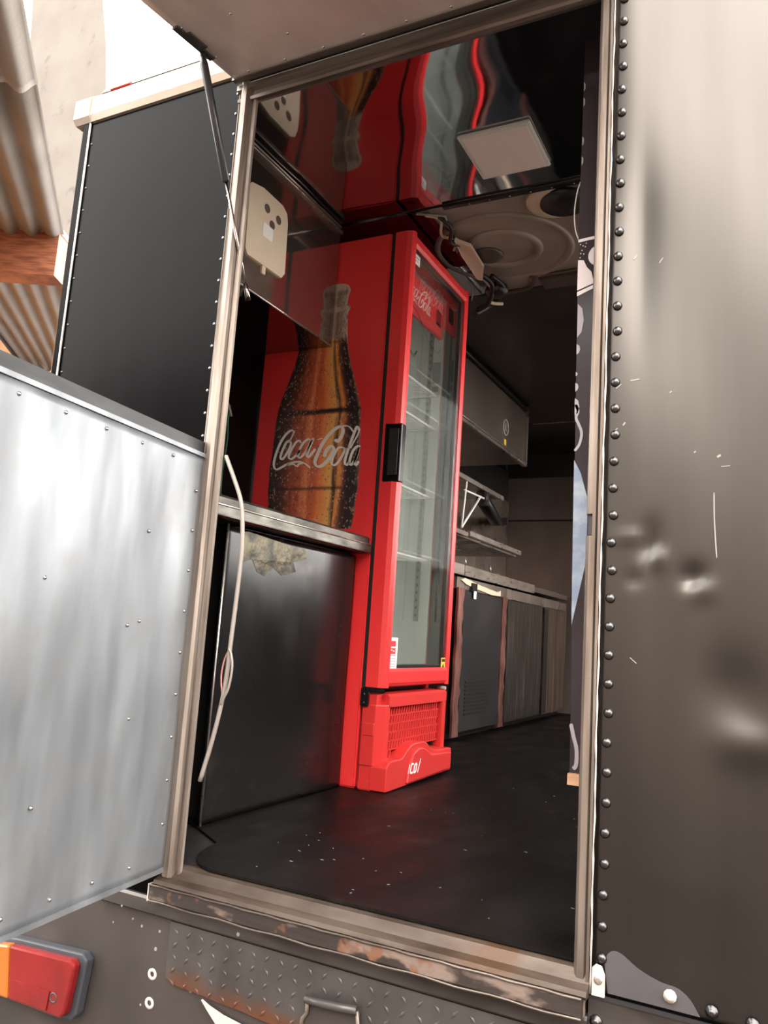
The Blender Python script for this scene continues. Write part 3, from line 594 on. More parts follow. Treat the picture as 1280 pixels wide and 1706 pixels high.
MB().tube([(-.05, 1.1, CZ-.004), (.06, 1.135, CZ-.014), (.0, 1.42, CZ-.02)], .005, 6).build('metal_lip', 'pale_metal', jb)

# ---- cabinet hanging at the left, near the doorway
wc = empty('wall_cabinet', (-.65, .6, 1.69), 'steel overhead cabinet inside the doorway with a beige outlet plate', 'cabinet')
ZC = 1.692; XC = -.385
box('body', 'steel_mirror', wc, -.94, XC, .36, 1.083, ZC, CZ-.004)
box('underside', 'under_gloss', wc, -.94, XC-.001, .36, 1.083, ZC-.003, ZC)
MB().tube([(XC, .36, ZC-.001), (XC, 1.083, ZC-.001)], .004, 6).build('lower_edge', 'steel_bright', wc)
box('top_rail', 'steel_dirty', wc, XC, XC+.012, .36, 1.083, CZ-.045, CZ-.03)
MB().tube([(XC+.012, .36, CZ-.03), (XC+.012, 1.083, CZ-.03)], .003, 6).build('rail_edge', 'steel_bright', wc)
MB().tube([(XC+.003, .36, CZ-.008), (XC+.003, 1.083, CZ-.008)], .004, 6).build('rail_edge', 'steel_bright', wc)
op = [(.462, 2.05), (.475, 2.06), (.54, 2.075), (.66, 2.072), (.69, 2.055), (.7, 2.02), (.708, 1.83), (.69, 1.806), (.53, 1.802), (.485, 1.80), (.47, 1.82)]
pl = MB().prism(op, 'X', XC, XC+.01).build('outlet_plate', 'beige_plate', wc)
for y, z in ((.57, 2.013), (.641, 2.005), (.606, 1.968)):
    MB().lathe((XC+.01, y, z), (1, 0, 0), [(.0165, -.004), (.0165, .0006), (.015, .0008), (.001, .0002)], 16).build('outlet_hole', 'hatch_dark', pl)
box('plate_tag', 'sticker_white', pl, XC+.01, XC+.011, .555, .615, 1.905, 1.955)
box('plate_tab', 'beige_plate', pl, XC, XC+.008, .575, .595, 1.775, 1.805)

# ---- low counter on the left
lc = empty('low_counter', (-.5, .7, 0), 'low black counter with a dented steel ledge by the left jamb', 'counter')
mb = MB(); NU, NV = 40, 40
for j in range(NV+1):
    for i in range(NU+1):
        y = .30+.778*i/NU; z = .0+.84*j/NV
        mb.v.append((-.2+.003*math.sin(y*9+z*3)*math.sin(z*5+.6), y, z))
for j in range(NV):
    for i in range(NU):
        a = j*(NU+1)+i; mb.f.append((a, a+1, a+NU+2, a+NU+1)); mb.smooth.append(True)
o = mb.build('front_panel', 'panel_black', lc, recalc=False); md = o.modifiers.new('sheet', 'SOLIDIFY'); md.thickness = .012; md.offset = -1
mb = MB(); flatpoly(mb, [(.36, .83), (.40, .835), (.5, .83), (.6, .825), (.72, .82), (.74, .79), (.66, .77), (.68, .74), (.6, .72), (.55, .74), (.5, .71), (.46, .72), (.43, .755), (.38, .74)], lambda u, v, h: (-.2+.003*math.sin(u*9+v*3)*math.sin(v*5+.6)+h+.0004, u, v), th=.0006); mb.build('reflection_patch', 'reflection_brass', lc)  # yellowish reflection of the outside, laid on as a scuffed metal patch
box('carcass', 'inner_dark', lc, -.95, -.215, .36, 1.07, 0, .845)
MB().tube([(-.198, .299, 0), (-.198, .299, .845)], .0035, 6).build('panel_edge', 'steel_bright', lc)
LP = [(-.155, .912), (-.15, .905), (-.152, .882), (-.16, .88), (-.158, .856), (-.165, .85)]
mb = MB().prism([(-.95, .85), (-.95, .912)]+LP, 'Y', .36, 1.085); mb2 = MB().prism([(-.6, .85), (-.6, .912)]+LP, 'Y', .085, .36); mb.add(mb2.v, mb2.f); mb.build('ledge', 'ledge', lc)
box('ledge_front', 'ledge', lc, -.155, -.138, .09, 1.084, .852, .88, bev=.002)
MB().tube([(-.139, .09, .8815), (-.139, 1.084, .8815)], .0028, 6).build('ledge_edge', 'steel_bright', lc)

# ---- cable dangling at the left jamb
cb = empty('hanging_cable', (.05, .02, .19), 'grey cable dangling from the left jamb over the counter', 'cable')
pts = [(.006, .004, .97), (.022, .0, .945), (.045, -.002, .905), (.067, -.002, .86), (.078, -.002, .815), (.086, -.002, .73), (.083, -.002, .615), (.079, -.002, .525), (.074, -.002, .415), (.056, -.002, .305), (.027, -.002, .19)]
MB().tube(spline(pts, 5), [.0052+.0002*(i % 2) for i in range(51)], 8).build('sheath', 'cable_white', cb)
MB().tube(spline([(.078, -.006, .50), (.088, -.008, .485), (.094, -.008, .455), (.089, -.008, .41), (.078, -.008, .385), (.07, -.006, .37)], 5), .003, 6).build('loop', 'cable_white', cb)
MB().tube(spline([(.078, -.002, .5), (.066, -.004, .47), (.062, -.004, .43), (.07, -.004, .39)], 5), .0022, 6).build('loop', 'copper_torn', cb)

# ---- the red cooler
fr = empty('drinks_cooler', (-.4, 1.4, 0), 'tall red glass-door drinks cooler with a bottle picture on its side', 'drinks cooler')
FX0, FXB, FX1, FY0, FY1, FZ1 = -.72, -.146, -.05, 1.09, 1.72, 2.142
T = .045
# hollow body: five walls
body = MB()
body.box(FX0, FXB, FY0, FY0+T, .0, FZ1, bev=.006)
bodyo = body.build('side_panel', 'fridge_red', fr)
box('side_panel', 'fridge_red', fr, FX0, FXB, FY1-T, FY1, 0, FZ1, bev=.006)
box('back_panel', 'fridge_red', fr, FX0, FX0+T, FY0+T, FY1-T, 0, FZ1)
box('top_panel', 'fridge_red', fr, FX0+T, FXB, FY0+T, FY1-T, FZ1-T, FZ1)
box('compressor_bay', 'black_metal', fr, FX0+T, FXB-.01, FY0+T, FY1-T, .02, .36)
lin = empty('liner', (-.4, 1.4, .36), '', ''); del lin['label']; del lin['category']
lin.parent = fr; lin.location = Vector((-.4, 1.4, .36))-Vector(fr['_b'])
lx0, ly0, ly1, lz0, lz1 = FX0+T, FY0+T, FY1-T, .36, FZ1-T
box('liner_side', 'liner', lin, lx0, FXB-.002, ly0, ly0+.008, lz0, lz1)
box('liner_side', 'liner', lin, lx0, FXB-.002, ly1-.008, ly1, lz0, lz1)
box('liner_back', 'liner', lin, lx0, lx0+.008, ly0+.008, ly1-.008, lz0, lz1)
box('liner_floor', 'liner', lin, lx0+.008, FXB-.002, ly0+.008, ly1-.008, lz0, lz0+.01)
box('liner_top', 'liner', lin, lx0+.008, FXB-.002, ly0+.008, ly1-.008, lz1-.01, lz1)
for y in (ly0+.01, ly1-.016):
    for x in (-.205, -.6):
        r = box('shelf_rail', 'rail_grey', lin, x-.011, x+.011, y, y+.006, .62, 1.95)
        for k in range(26): pass
    # slots on the front rail of the far wall
for k in range(40): box('rail_slot', 'rail_hole', lin, -.209, -.201, ly1-.0175, ly1-.0155, .64+.033*k, .652+.033*k)
for zs in (1.635, 1.478, 1.165, .885):
    s_ = MB(); 
    s_.tube([(-.165, ly0+.02, zs), (-.165, ly1-.02, zs)], .0055, 6).tube([(-.62, ly0+.02, zs), (-.62, ly1-.02, zs)], .005, 6)
    s_.tube([(-.62, ly0+.02, zs), (-.165, ly0+.02, zs)], .004, 6).tube([(-.62, ly1-.02, zs), (-.165, ly1-.02, zs)], .004, 6)
    s_.tube([(-.39, ly0+.02, zs-.006), (-.39, ly1-.02, zs-.006)], .004, 6)
    so = s_.build('shelf', 'shelf_white', fr)
    w_ = MB()
    for k in range(1, 19): w_.tube([(-.62, ly0+.02+k*.0263, zs+.003), (-.165, ly0+.02+k*.0263, zs+.003)], .0014, 4)
    w_.build('wires', 'shelf_white', so)
# lit header inside, with script
hp = box('header_sign', 'fridge_red', fr, -.175, -.152, ly0+.02, ly1-.01, 1.905, 2.075, bev=.004)
box('control_window', 'handle_black', hp, -.1525, -.1505, 1.575, 1.63, 1.95, 2.02)
MB().tube(spline([(-.2, 1.2, 1.905), (-.19, 1.24, 1.89), (-.19, 1.3, 1.87), (-.2, 1.36, 1.835), (-.22, 1.46, 1.80), (-.24, 1.55, 1.80), (-.24, 1.58, 1.83)], 5), .004, 6).build('sensor_wire', 'wire_black', fr)
box('inner_notice', 'rail_grey', fr, -.215, -.155, ly1-.0105, ly1-.0085, 1.70, 1.80)
box('inner_notice', 'rail_grey', fr, -.2, -.16, ly1-.0105, ly1-.0085, 1.66, 1.685)
# gasket between body and door
gk = MB()
for a in ((FXB, FXB+.018, FY0+.004, FY0+.04, .36, FZ1-.004), (FXB, FXB+.018, FY1-.04, FY1-.004, .36, FZ1-.004), (FXB, FXB+.018, FY0+.04, FY1-.04, FZ1-.04, FZ1-.004), (FXB, FXB+.018, FY0+.04, FY1-.04, .36, .40)): gk.box(*a)
gk.build('door_gasket', 'gasket', fr)
# door: frame of four rails with rounded outer edges, pane
DX0, DX1 = FXB+.018, FX1
dz0, dz1 = .362, FZ1-.002
dr = empty('glass_door', (-.1, 1.4, .36), '', ''); del dr['label']; del dr['category']; dr.parent = fr; dr.location = Vector((-.1, 1.4, .36))-Vector(fr['_b'])
def railprof(w): return [(DX0, 0), (DX1-.028, 0), (DX1-.008, .006), (DX1, .018), (DX1, w-.012), (DX1-.008, w), (DX0, w)]
WR = .045
MB().prism([(x, FY0+w) for x, w in railprof(WR)], 'Z', dz0, dz1).build('door_stile', 'fridge_red', dr)
MB().prism([(x, FY1-w) for x, w in railprof(.04)], 'Z', dz0, dz1).build('door_stile', 'fridge_red', dr)
mb = MB().prism([(x, dz0+w) for x, w in railprof(.07)], 'Y', FY0+.03, FY1-.03); mb.build('bottom_rail', 'fridge_red', dr)
mb = MB().prism([(x, dz1-w) for x, w in railprof(.055)], 'Y', FY0+.03, FY1-.03); mb.build('top_rail', 'fridge_red', dr)
box('pane', 'pane_glass', dr, DX1-.014, DX1-.009, FY0+WR-.008, FY1-.034, dz0+.062, dz1-.05)
gi = MB()
for a in ((DX0+.004, DX1-.016, FY0+WR-.004, FY0+WR+.012, dz0+.06, dz1-.05), (DX0+.004, DX1-.016, FY1-.062, FY1-.04, dz0+.06, dz1-.05), (DX0+.004, DX1-.016, FY0+WR, FY1-.05, dz0+.06, dz0+.08), (DX0+.004, DX1-.016, FY0+WR, FY1-.05, dz1-.07, dz1-.05)): gi.box(*a)
gi.build('inner_frame', 'gasket', dr)
hn = MB().prism([(DX1+.003, 1.092), (DX0+.012, 1.084), (DX0+.012, 1.098), (DX1-.02, 1.104), (DX1+.003, 1.13)], 'Z', 1.125, 1.352); hn.build('handle', 'handle_black', dr, bev=.004)
box('handle_recess', 'gasket', dr, DX1-.045, DX1-.006, 1.0825, 1.0845, 1.15, 1.33)
hg = MB().box(-.14, -.108, 1.076, 1.092, .292, .352, bev=.003).box(-.14, -.05, 1.078, 1.098, .344, .36, bev=.003); hg.build('lower_hinge', 'handle_black', fr)
for z in (.305, .335): MB().lathe((-.124, 1.076, z), (0, -1, 0), [(.006, -.001), (.005, .003), (.001, .004)], 8).build('hinge_bolt', 'rivet', fr)
MB().tube([(-.09, 1.685, .345), (-.055, 1.685, .345)], .008, 8).build('lower_latch', 'pale_metal', fr)
# stickers on the glass
st = box('service_sticker', 'sticker_white', fr, DX1-.0085, DX1-.0078, 1.107, 1.195, .43, .545)
for z0, z1 in ((.512, .533), (.485, .507)): box('sticker_block', 'sticker_red', st, DX1-.0079, DX1-.0072, 1.125, 1.178, z0, z1)
for k, z in enumerate((.497, .494)): box('sticker_mark', 'sticker_white', st, DX1-.0073, DX1-.0068, 1.135+.02*k, 1.15+.018*k, z, z+.004)
for z in (.479, .466, .457, .447, .438): box('sticker_line', 'sticker_red' if z > .475 else 'sticker_grey', st, DX1-.0079, DX1-.0072, 1.12, 1.182, z, z+.0026)
ey = box('energy_sticker', 'sticker_yellow', fr, DX1-.0085, DX1-.0078, 1.628, 1.672, .428, .472)
box('sticker_block', 'print_dark', ey, DX1-.0079, DX1-.0072, 1.635, 1.668, .455, .468)
MB().prism([(1.64, .432), (1.66, .432), (1.655, .448), (1.645, .44)], 'X', DX1-.0079, DX1-.0072).build('sticker_block', 'print_dark', ey)
sp_ = box('serial_sticker', 'sticker_white', fr, DX1-.0085, DX1-.0078, 1.115, 1.18, 2.02, 2.062)
box('sticker_line', 'sticker_grey', sp_, DX1-.0079, DX1-.0072, 1.125, 1.17, 2.045, 2.05); box('sticker_line', 'sticker_grey', sp_, DX1-.0079, DX1-.0072, 1.125, 1.165, 2.033, 2.037)
# louvred base grille
gr = empty('base_grille', (-.1, 1.4, 0), '', ''); del gr['label']; del gr['category']; gr.parent = fr; gr.location = Vector((-.1, 1.4, 0))-Vector(fr['_b'])
GX = -.05
g = MB(); g.box(FXB+.012, GX-.05, FY0+.006, FY1-.006, .02, .335); g.build('grille_back', 'gasket', gr)
top = MB(); top.prism([(FXB+.014, .292), (GX, .292), (GX, .33), (GX-.01, .338), (FXB+.014, .338)], 'Y', FY0+.05, FY1-.03); top.build('grille_top', 'grille_red', gr)
lf = MB(); lf.prism([(FXB+.012, FY0-.002), (GX-.028, FY0-.002), (GX-.008, FY0+.03), (GX, FY0+.05), (GX, FY0+.062), (FXB+.012, FY0+.062)], 'Z', .085, .30); lf.build('grille_cheek', 'grille_red', gr, bev=.003)
box('grille_cheek', 'grille_red', gr, GX-.035, GX, FY1-.075, FY1-.03, .08, .295, bev=.004)
lf = MB(); lf.prism([(FXB+.02, FY0-.006), (GX-.03, FY0-.006), (GX-.02, FY0+.02), (FXB+.02, FY0+.02)], 'Z', .19, .235); lf.build('cheek_notch', 'grille_red', gr, bev=.003)
box('cheek_recess', 'grille_red', gr, FXB+.012, GX-.04, FY0+.004, FY0+.03, .03, .09)
box('cheek_recess', 'grille_red', gr, FXB+.012, GX-.03, FY0+.004, FY0+.05, .29, .336)
# slats: rows of short ribs in front of a dark recess
box('grille_recess', 'grille_shadow', gr, GX-.05, GX-.045, FY0+.06, FY1-.07, .1, .295)
rib = MB().add([(GX-.045, -.006, 0), (GX-.014, -.0035, 0), (GX-.014, .0035, 0), (GX-.045, .006, 0), (GX-.045, .0, .026), (GX-.014, .0025, .026), (GX-.014, .0095, .026), (GX-.045, .012, .026)], [(3, 2, 1, 0), (4, 5, 6, 7), (0, 1, 5, 4), (1, 2, 6, 5), (2, 3, 7, 6), (3, 0, 4, 7)]).build('rib', 'grille_red', gr, base=(0, 0, 0))
offs = []; first = None
for r in range(6):
    for c in range(21):
        y = FY0+.075+c*.0225+(r % 2)*.008; z = .262-r*.031
        if z < .135+.0 and 1.26 < y < 1.56: continue
        if z < .125 and y > 1.2: continue
        offs.append((0, y, z))
rib.location = Vector(offs[0])-Vector(gr['_b'])
copies(rib, [Vector(o_)-Vector(offs[0]) for o_ in offs[1:]], gr)
bars = MB()
for r in range(7): bars.box(GX-.045, GX-.016, FY0+.062, FY1-.075, .288-r*.031, .293-r*.031)
bars.build('cross_bars', 'grille_red', gr)
# bulging foot with the raised hump
ft = MB(); prof = spline([(FY0+.0, .085), (FY0+.03, .108), (FY0+.12, .108), (FY0+.17, .135), (FY0+.22, .152), (FY0+.33, .15), (FY0+.39, .122), (FY0+.45, .108), (FY1-.06, .105), (FY1-.02, .1)], 5)
poly = [(p.x, p.y) for p in prof]+[(FY1-.02, .012), (FY0+.0, .002)]
ft.prism(poly, 'X', GX-.04, GX+.03); ft.build('foot_cover', 'grille_red', gr, bev=.006)
ft = MB(); ft.prism([(FY0+.165, .012), (FY0+.18, .08), (FY0+.21, .12), (FY0+.25, .135), (FY0+.30, .132), (FY0+.35, .115), (FY0+.38, .1), (FY1-.04, .09), (FY1-.04, .02)], 'X', GX+.025, GX+.04); ft.build('foot_hump', 'grille_red', gr, bev=.006)
box('foot_corner', 'grille_red', gr, FXB+.012, GX-.03, FY0-.004, FY0+.03, .0, .035, bev=.004)
mb = MB()
G3 = lambda u, v, h: (GX+.04+h, u, v)
sy = FY0+.02-.0
for s_ in ([(1.262, .083), (1.252, .05)], [(1.296, .08), (1.28, .08), (1.272, .052), (1.295, .05)], [(1.326, .08), (1.308, .074), (1.303, .05), (1.32, .053), (1.328, .078)], [(1.362, .093), (1.337, .045)]):
    stroke(mb, s_, .007, G3, th=.001)
mb.build('foot_lettering', 'white_print', gr)
# ---- side picture: bottle and script
Yp = FY0; FP = lambda u, v, h: (u, Yp-h, v)
cxb = -.428
half = [(.945, .192), (1.0, .2), (1.055, .203), (1.104, .209), (1.14, .209), (1.196, .211), (1.25, .205), (1.309, .203), (1.38, .199), (1.425, .196), (1.484, .18), (1.53, .163), (1.563, .152), (1.6, .139), (1.644, .126), (1.704, .114), (1.76, .108), (1.824, .105), (1.84, .112), (1.852, .114), (1.862, .105), (1.885, .1), (1.91, .106), (1.924, .109), (1.94, .104), (1.951, .09), (1.958, .06)]
hs = spline([(z, w) for z, w in half], 3)
me = bpy.data.meshes.new('bottle_picture'); NB = len(hs); NU = 10; vs = []; fs = []; uvs = []
zb0, zb1 = .90, 1.958
for j, p in enumerate(hs):
    for i in range(NU+1):
        u = i/NU; vs.append((cxb+p.y*(2*u-1)-fr['_b'][0], Yp-.0012-fr['_b'][1], p.x)); uvs.append((u, (p.x-zb0)/(zb1-zb0)))
for j in range(NB-1):
    for i in range(NU): a = j*(NU+1)+i; fs.append((a, a+1, a+NU+2, a+NU+1))
me.from_pydata(vs, [], fs); ul = me.uv_layers.new(name='print')
for l in me.loops: ul.data[l.index].uv = uvs[l.vertex_index]
me.materials.append(MATS['bottle_print']); bo = bpy.data.objects.new('bottle_picture', me); COL.objects.link(bo); bo.parent = fr
md = bo.modifiers.new('film', 'SOLIDIFY'); md.thickness = .001; md.offset = -1
bo['label'] = 'printed picture of a wet brown glass bottle'
SCRIPT = {
'C1': [(-0.5342, 1.3376), (-0.5368, 1.3456), (-0.5454, 1.3501), (-0.5608, 1.3442), (-0.5817, 1.3236), (-0.6012, 1.2891), (-0.6153, 1.2463), (-0.6199, 1.215), (-0.6146, 1.1952), (-0.6024, 1.1889), (-0.5825, 1.196), (-0.5585, 1.2069), (-0.5364, 1.2139), (-0.512, 1.2172), (-0.4872, 1.2159), (-0.4639, 1.2054), (-0.4426, 1.1904)],
'sw': [(-0.5561, 1.205), (-0.5264, 1.209), (-0.5074, 1.199), (-0.4963, 1.208), (-.478, 1.211)],
'C1h': [(-0.5367, 1.3448), (-0.539, 1.3312), (-0.5485, 1.3121), (-0.5577, 1.2988)],
'o1': [(-0.5527, 1.3084), (-0.5678, 1.2993), (-0.5811, 1.2724), (-0.5898, 1.2453), (-0.5861, 1.2314), (-0.5729, 1.2367), (-0.5531, 1.2672), (-0.5444, 1.2942), (-0.5527, 1.3084)],
'c1': [(-0.4984, 1.2951), (-0.5025, 1.3046), (-0.5179, 1.3007), (-0.5358, 1.2762), (-0.5482, 1.2494), (-0.5475, 1.2338), (-0.5336, 1.2312), (-0.5125, 1.2459), (-0.4966, 1.2666)],
'a1': [(-0.4514, 1.3071), (-0.467, 1.3079), (-0.4857, 1.2933), (-0.499, 1.2686), (-0.5054, 1.2417), (-0.4956, 1.2336), (-0.4769, 1.2483), (-0.4575, 1.2784), (-0.4467, 1.3049)],
'a1s': [(-0.4386, 1.313), (-0.4512, 1.2819), (-0.4626, 1.2477), (-0.4579, 1.2351), (-0.4454, 1.2431), (-0.4256, 1.2672)],
'hy': [(-0.4194, 1.305), (-0.3966, 1.3093)],
'C2': [(-0.3354, 1.303), (-0.3303, 1.2932), (-0.3179, 1.2983), (-0.3058, 1.3205), (-0.3046, 1.3413), (-0.3183, 1.3524), (-0.3411, 1.3434), (-0.3693, 1.3201), (-0.3964, 1.2831), (-0.4145, 1.2418), (-0.423, 1.2153), (-0.4148, 1.1978), (-0.3971, 1.1945), (-0.3764, 1.206), (-0.3528, 1.2316), (-0.3401, 1.2576), (-0.3457, 1.2731), (-0.3607, 1.2719), (-0.3743, 1.2553), (-0.381, 1.2328)],
'fl': [(-0.318, 1.3524), (-0.3052, 1.354), (-0.2886, 1.3537), (-0.2732, 1.3471), (-0.2616, 1.3332), (-0.2525, 1.3244)],
'o2': [(-0.3026, 1.268), (-0.3214, 1.2643), (-0.3381, 1.2348), (-0.3443, 1.2085), (-0.3348, 1.1969), (-0.3165, 1.2075), (-0.296, 1.2406), (-0.2905, 1.261), (-0.3026, 1.268)],
'o2c': [(-0.2955, 1.2594), (-0.2809, 1.2617), (-0.2689, 1.2694)],
'l1': [(-0.2307, 1.3296), (-0.2343, 1.3429), (-0.2418, 1.3472), (-0.25, 1.3306), (-0.2609, 1.2992), (-0.2743, 1.2584), (-0.2838, 1.2213), (-0.2843, 1.2025), (-0.2754, 1.1966), (-0.2638, 1.2074)],
'l1b': [(-0.2309, 1.3314), (-0.2369, 1.313), (-0.2515, 1.2874), (-0.2641, 1.2617)],
'a2': [(-0.2293, 1.2706), (-0.2432, 1.2626), (-0.2544, 1.2463), (-0.2626, 1.2185), (-0.2631, 1.1999), (-0.2545, 1.1966), (-0.2413, 1.214), (-0.2311, 1.2415), (-0.2268, 1.2656)],
'a2s': [(-0.2244, 1.2718), (-0.2314, 1.2453), (-0.241, 1.2102), (-0.239, 1.196), (-0.2308, 1.1968), (-0.2236, 1.2095)]}
SW = {'C1': .0092, 'sw': .008, 'C1h': .0055, 'hy': .0075, 'C2': .0125, 'fl': .007, 'o2c': .004, 'l1b': .005, 'l1': .0095, 'a1s': .0095, 'a2s': .0085}
mb = MB()
for k, p in SCRIPT.items(): stroke(mb, p, SW.get(k, .0088)*1.25, lambda u, v, h: (u, Yp-.0012-h, v), nib=1.15, thin=.42, th=.0012)
o = mb.build('side_lettering', 'white_print', fr); o['label'] = 'white flowing script lettering across the bottle'
mb = MB()
for k, p in SCRIPT.items(): stroke(mb, [(1.262+(x+.62)*.62, 1.953+(z-1.19)*.56) for x, z in p], SW.get(k, .0088)*.62, lambda u, v, h: (-.152+h, u, v), nib=1.15, thin=.5, th=.001)
mb.build('header_lettering', 'white_print', hp)

# ---- kitchen line beyond the cooler
wt = empty('worktop', (-.7, 3.8, .92), 'long grubby steel worktop beyond the red cooler', 'worktop')
box('top', 'steel_dirty', wt, -.96, -.40, 1.78, 5.1, .93, .966)
seg = [(1.78, 2.69), (2.7, 4.1)]
for a, b in seg: box('front_edge', 'steel_bright', wt, -.402, -.385, a, b, .912, .972, bev=.002)
box('front_edge', 'steel_dark', wt, -.402, -.39, 4.1, 5.08, .925, .962, bev=.002)
MB().tube([(-.39, 3.15, .975), (-.4, 3.15, 1.02)], .006, 6).build('peg', 'steel_bright', wt); MB().tube([(-.39, 2.72, .975), (-.4, 2.72, 1.02)], .005, 6).build('peg', 'steel_bright', wt)
def base_unit(y0, y1, label, door, front, extras):
    u = empty('under_counter_unit', (-.7, (y0+y1)/2, .05), label, 'cabinet', group='units under the worktop')
    box('carcass', 'inner_dark', u, -.95, -.42, y0, y1, .04, .9)
    box('plinth', 'black_metal', u, -.94, -.45, y0, y1, 0, .04)
    box('fascia', front, u, -.42, -.4, y0, y1, .835, .9)
    d = box('door', door, u, -.42, -.392, y0+.10 if extras else y0+.02, y1-.1 if extras else y1-.02, .04, .83, bev=.003)
    return u, d
u1, dd1 = base_unit(2.62, 3.5, 'black louvred cooler under the worktop nearest the red cooler', 'cab_black', 'steel_dirty', True)
for k in range(9): box('louvre', 'black_metal', dd1, -.3925, -.388, 2.8, 3.2, .13+.022*k, .142+.022*k)
for y, w in ((2.62, .1), (3.4, .1)):
    mb = MB(); zz = [.02+.82*k/20 for k in range(21)]
    poly = [(y+.004*math.sin(k*1.1)+.0, z) for k, z in enumerate(zz)]+[(y+w-.03*abs(math.sin(k*.9+1)*math.sin(k*.31)), z) for k, z in reversed(list(enumerate(zz)))]
    mb.prism(poly, 'X', -.40, -.386); mb.build('peeling_edge', 'copper_torn', u1)
box('door_catch', 'handle_black', u1, -.4, -.38, 2.82, 2.9, .83, .88); box('catch_tag', 'sticker_white', u1, -.382, -.378, 2.845, 2.885, .79, .835)
mb = MB().prism([(2.66, .885), (2.72, .9), (2.95, .88), (3.3, .86), (3.36, .875), (3.36, .84), (3.2, .835), (2.95, .85), (2.75, .865)], 'X', -.4, -.39); mb.build('bent_strip', 'beige_plate', u1)
u2, dd2 = base_unit(3.51, 4.38, 'streaked dark cabinet second along under the worktop', 'cab_streak', 'steel_dirty', False)
u3, dd3 = base_unit(4.39, 5.1, 'heavily streaked brown cabinet at the far end under the worktop', 'cab_streak_heavy', 'steel_dirty', False)
box('door_gap', 'black_metal', u3, -.393, -.389, 4.40, 4.52, .05, .82)

# upper steel cabinet
uc = empty('upper_cabinet', (-.7, 3.1, 1.8), 'dark steel upper cabinet with a small round emblem', 'cabinet')
box('carcass', 'steel_dark', uc, -.96, -.41, 1.8, 3.74, 1.79, CZ-.006)
du = box('door', 'steel_dark', uc, -.41, -.39, 1.8, 3.74, 1.8, 2.16, bev=.003)
for a, b, c in ((1.8, 3.76, 'h'),):
    box('lower_rail', 'steel_dirty', uc, -.41, -.378, 1.8, 3.77, 1.775, 1.795, bev=.003)
    MB().tube([(-.378, 1.8, 1.80), (-.378, 3.77, 1.80)], .004, 6).build('rail_edge', 'steel_bright', uc)
box('end_rail', 'steel_dirty', uc, -.41, -.378, 3.74, 3.775, 1.78, CZ-.01, bev=.003)
MB().tube([(-.388, 1.8, CZ-.03), (-.388, 3.77, CZ-.03)], .012, 8).build('top_bead', 'wire_black', uc)
em = MB().tube([(-.389, 3.313+.05*math.cos(k*math.pi/16), 1.94+.05*math.sin(k*math.pi/16)) for k in range(33)], .004, 6); emo = em.build('emblem_ring', 'board_white', du)
box('emblem_bar', 'board_white', emo, -.39, -.3885, 3.30, 3.326, 1.925, 1.955); box('emblem_bar', 'board_white', emo, -.39, -.3885, 3.308, 3.318, 1.915, 1.968)
box('emblem_tag', 'sticker_yellow', du, -.39, -.3885, 3.29, 3.33, 1.82, 1.86)
# bracket shelf and lower shelf
bs = empty('bracket_shelf', (-.7, 2.8, 1.47), 'narrow steel shelf on a white wire bracket beside the cooler', 'shelf')
box('board', 'steel_bright', bs, -.96, -.40, 1.8, 3.32, 1.465, 1.475); box('front_lip', 'steel_dirty', bs, -.4, -.388, 1.8, 3.33, 1.455, 1.482)
MB().tube([(-.4, 2.69, 1.46), (-.4, 2.645, 1.18)], .007, 6).tube([(-.4, 2.93, 1.41), (-.4, 2.645, 1.18)], .008, 6).tube([(-.4, 2.66, 1.40), (-.4, 2.99, 1.41)], .006, 6).build('wire_bracket', 'shelf_white', bs)
ba = MB(); ba.box(-.45, -.40, 3.0, 3.09, 1.38, 1.46); ba.build('arm_block', 'black_metal', bs)
ar = MB().tube([(-.42, 3.0, 1.42), (-.7, 4.1, 1.44), (-.98, 5.1, 1.60)], .045, 4); ar.build('dark_arm', 'black_metal', bs)
gsf = empty('low_shelf', (-.7, 2.8, 1.15), 'lower steel shelf with pale front rail above the worktop', 'shelf')
box('board', 'steel_dirty', gsf, -.96, -.42, 1.8, 3.74, 1.135, 1.15)
box('front_rail', 'steel_bright', gsf, -.41, -.388, 2.76, 3.75, 1.148, 1.178, bev=.002)
box('front_rail', 'steel_dirty', gsf, -.41, -.392, 1.8, 2.74, 1.14, 1.165, bev=.002)
for y in (1.9, 3.6): box('leg', 'steel_dark', gsf, -.9, -.86, y, y+.04, .967, 1.136)
for x0, x1, y0, y1, z0, z1, lb in ((-.965-.0, -.955, 3.2, 3.5, 1.66, 1.78, 'upper pale notice stuck to the wall under the dark cabinet'), (-.965, -.955, 3.18, 3.44, 1.49, 1.61, 'lower pale notice stuck to the wall under the dark cabinet')):
    tag(box('wall_notice', 'beige_plate', None, x0, x1, y0, y1, z0, z1), lb, 'notice', group='notices in the kitchen')

# ---- printed board behind the right jamb
pb = empty('printed_board', (.95, .16, .3), 'dark printed board with pale lettering standing behind the right jamb', 'board')
bl = [(.853, .30), (.8365, 1.475), (.838, 1.98), (1.1, 1.98), (1.1, .30)]
MB().prism(bl, 'Y', .15, .16).build('panel', 'board_black', pb)
BP = lambda u, v, h: (u, .15-h, v)
mb = MB(); flatpoly(mb, [(.8475, .60), (.8425, .96), (.858, .93), (.875, .87), (.875, .74)], BP); mb.build('blue_reflection', 'board_reflection', pb)  # bluish reflection on the glossy board, painted as a flat shape
mb = MB()
flatpoly(mb, [(.8368, 1.475), (.9, 1.48), (.9, 1.473), (.8368, 1.468)], BP)
flatpoly(mb, [(.8375, 1.425), (.85, 1.423), (.858, 1.405), (.868, 1.393), (.875, 1.365), (.8375, 1.352)], BP)
flatpoly(mb, [(.8375, 1.348), (.88, 1.363), (.88, 1.355), (.8375, 1.338)], BP)
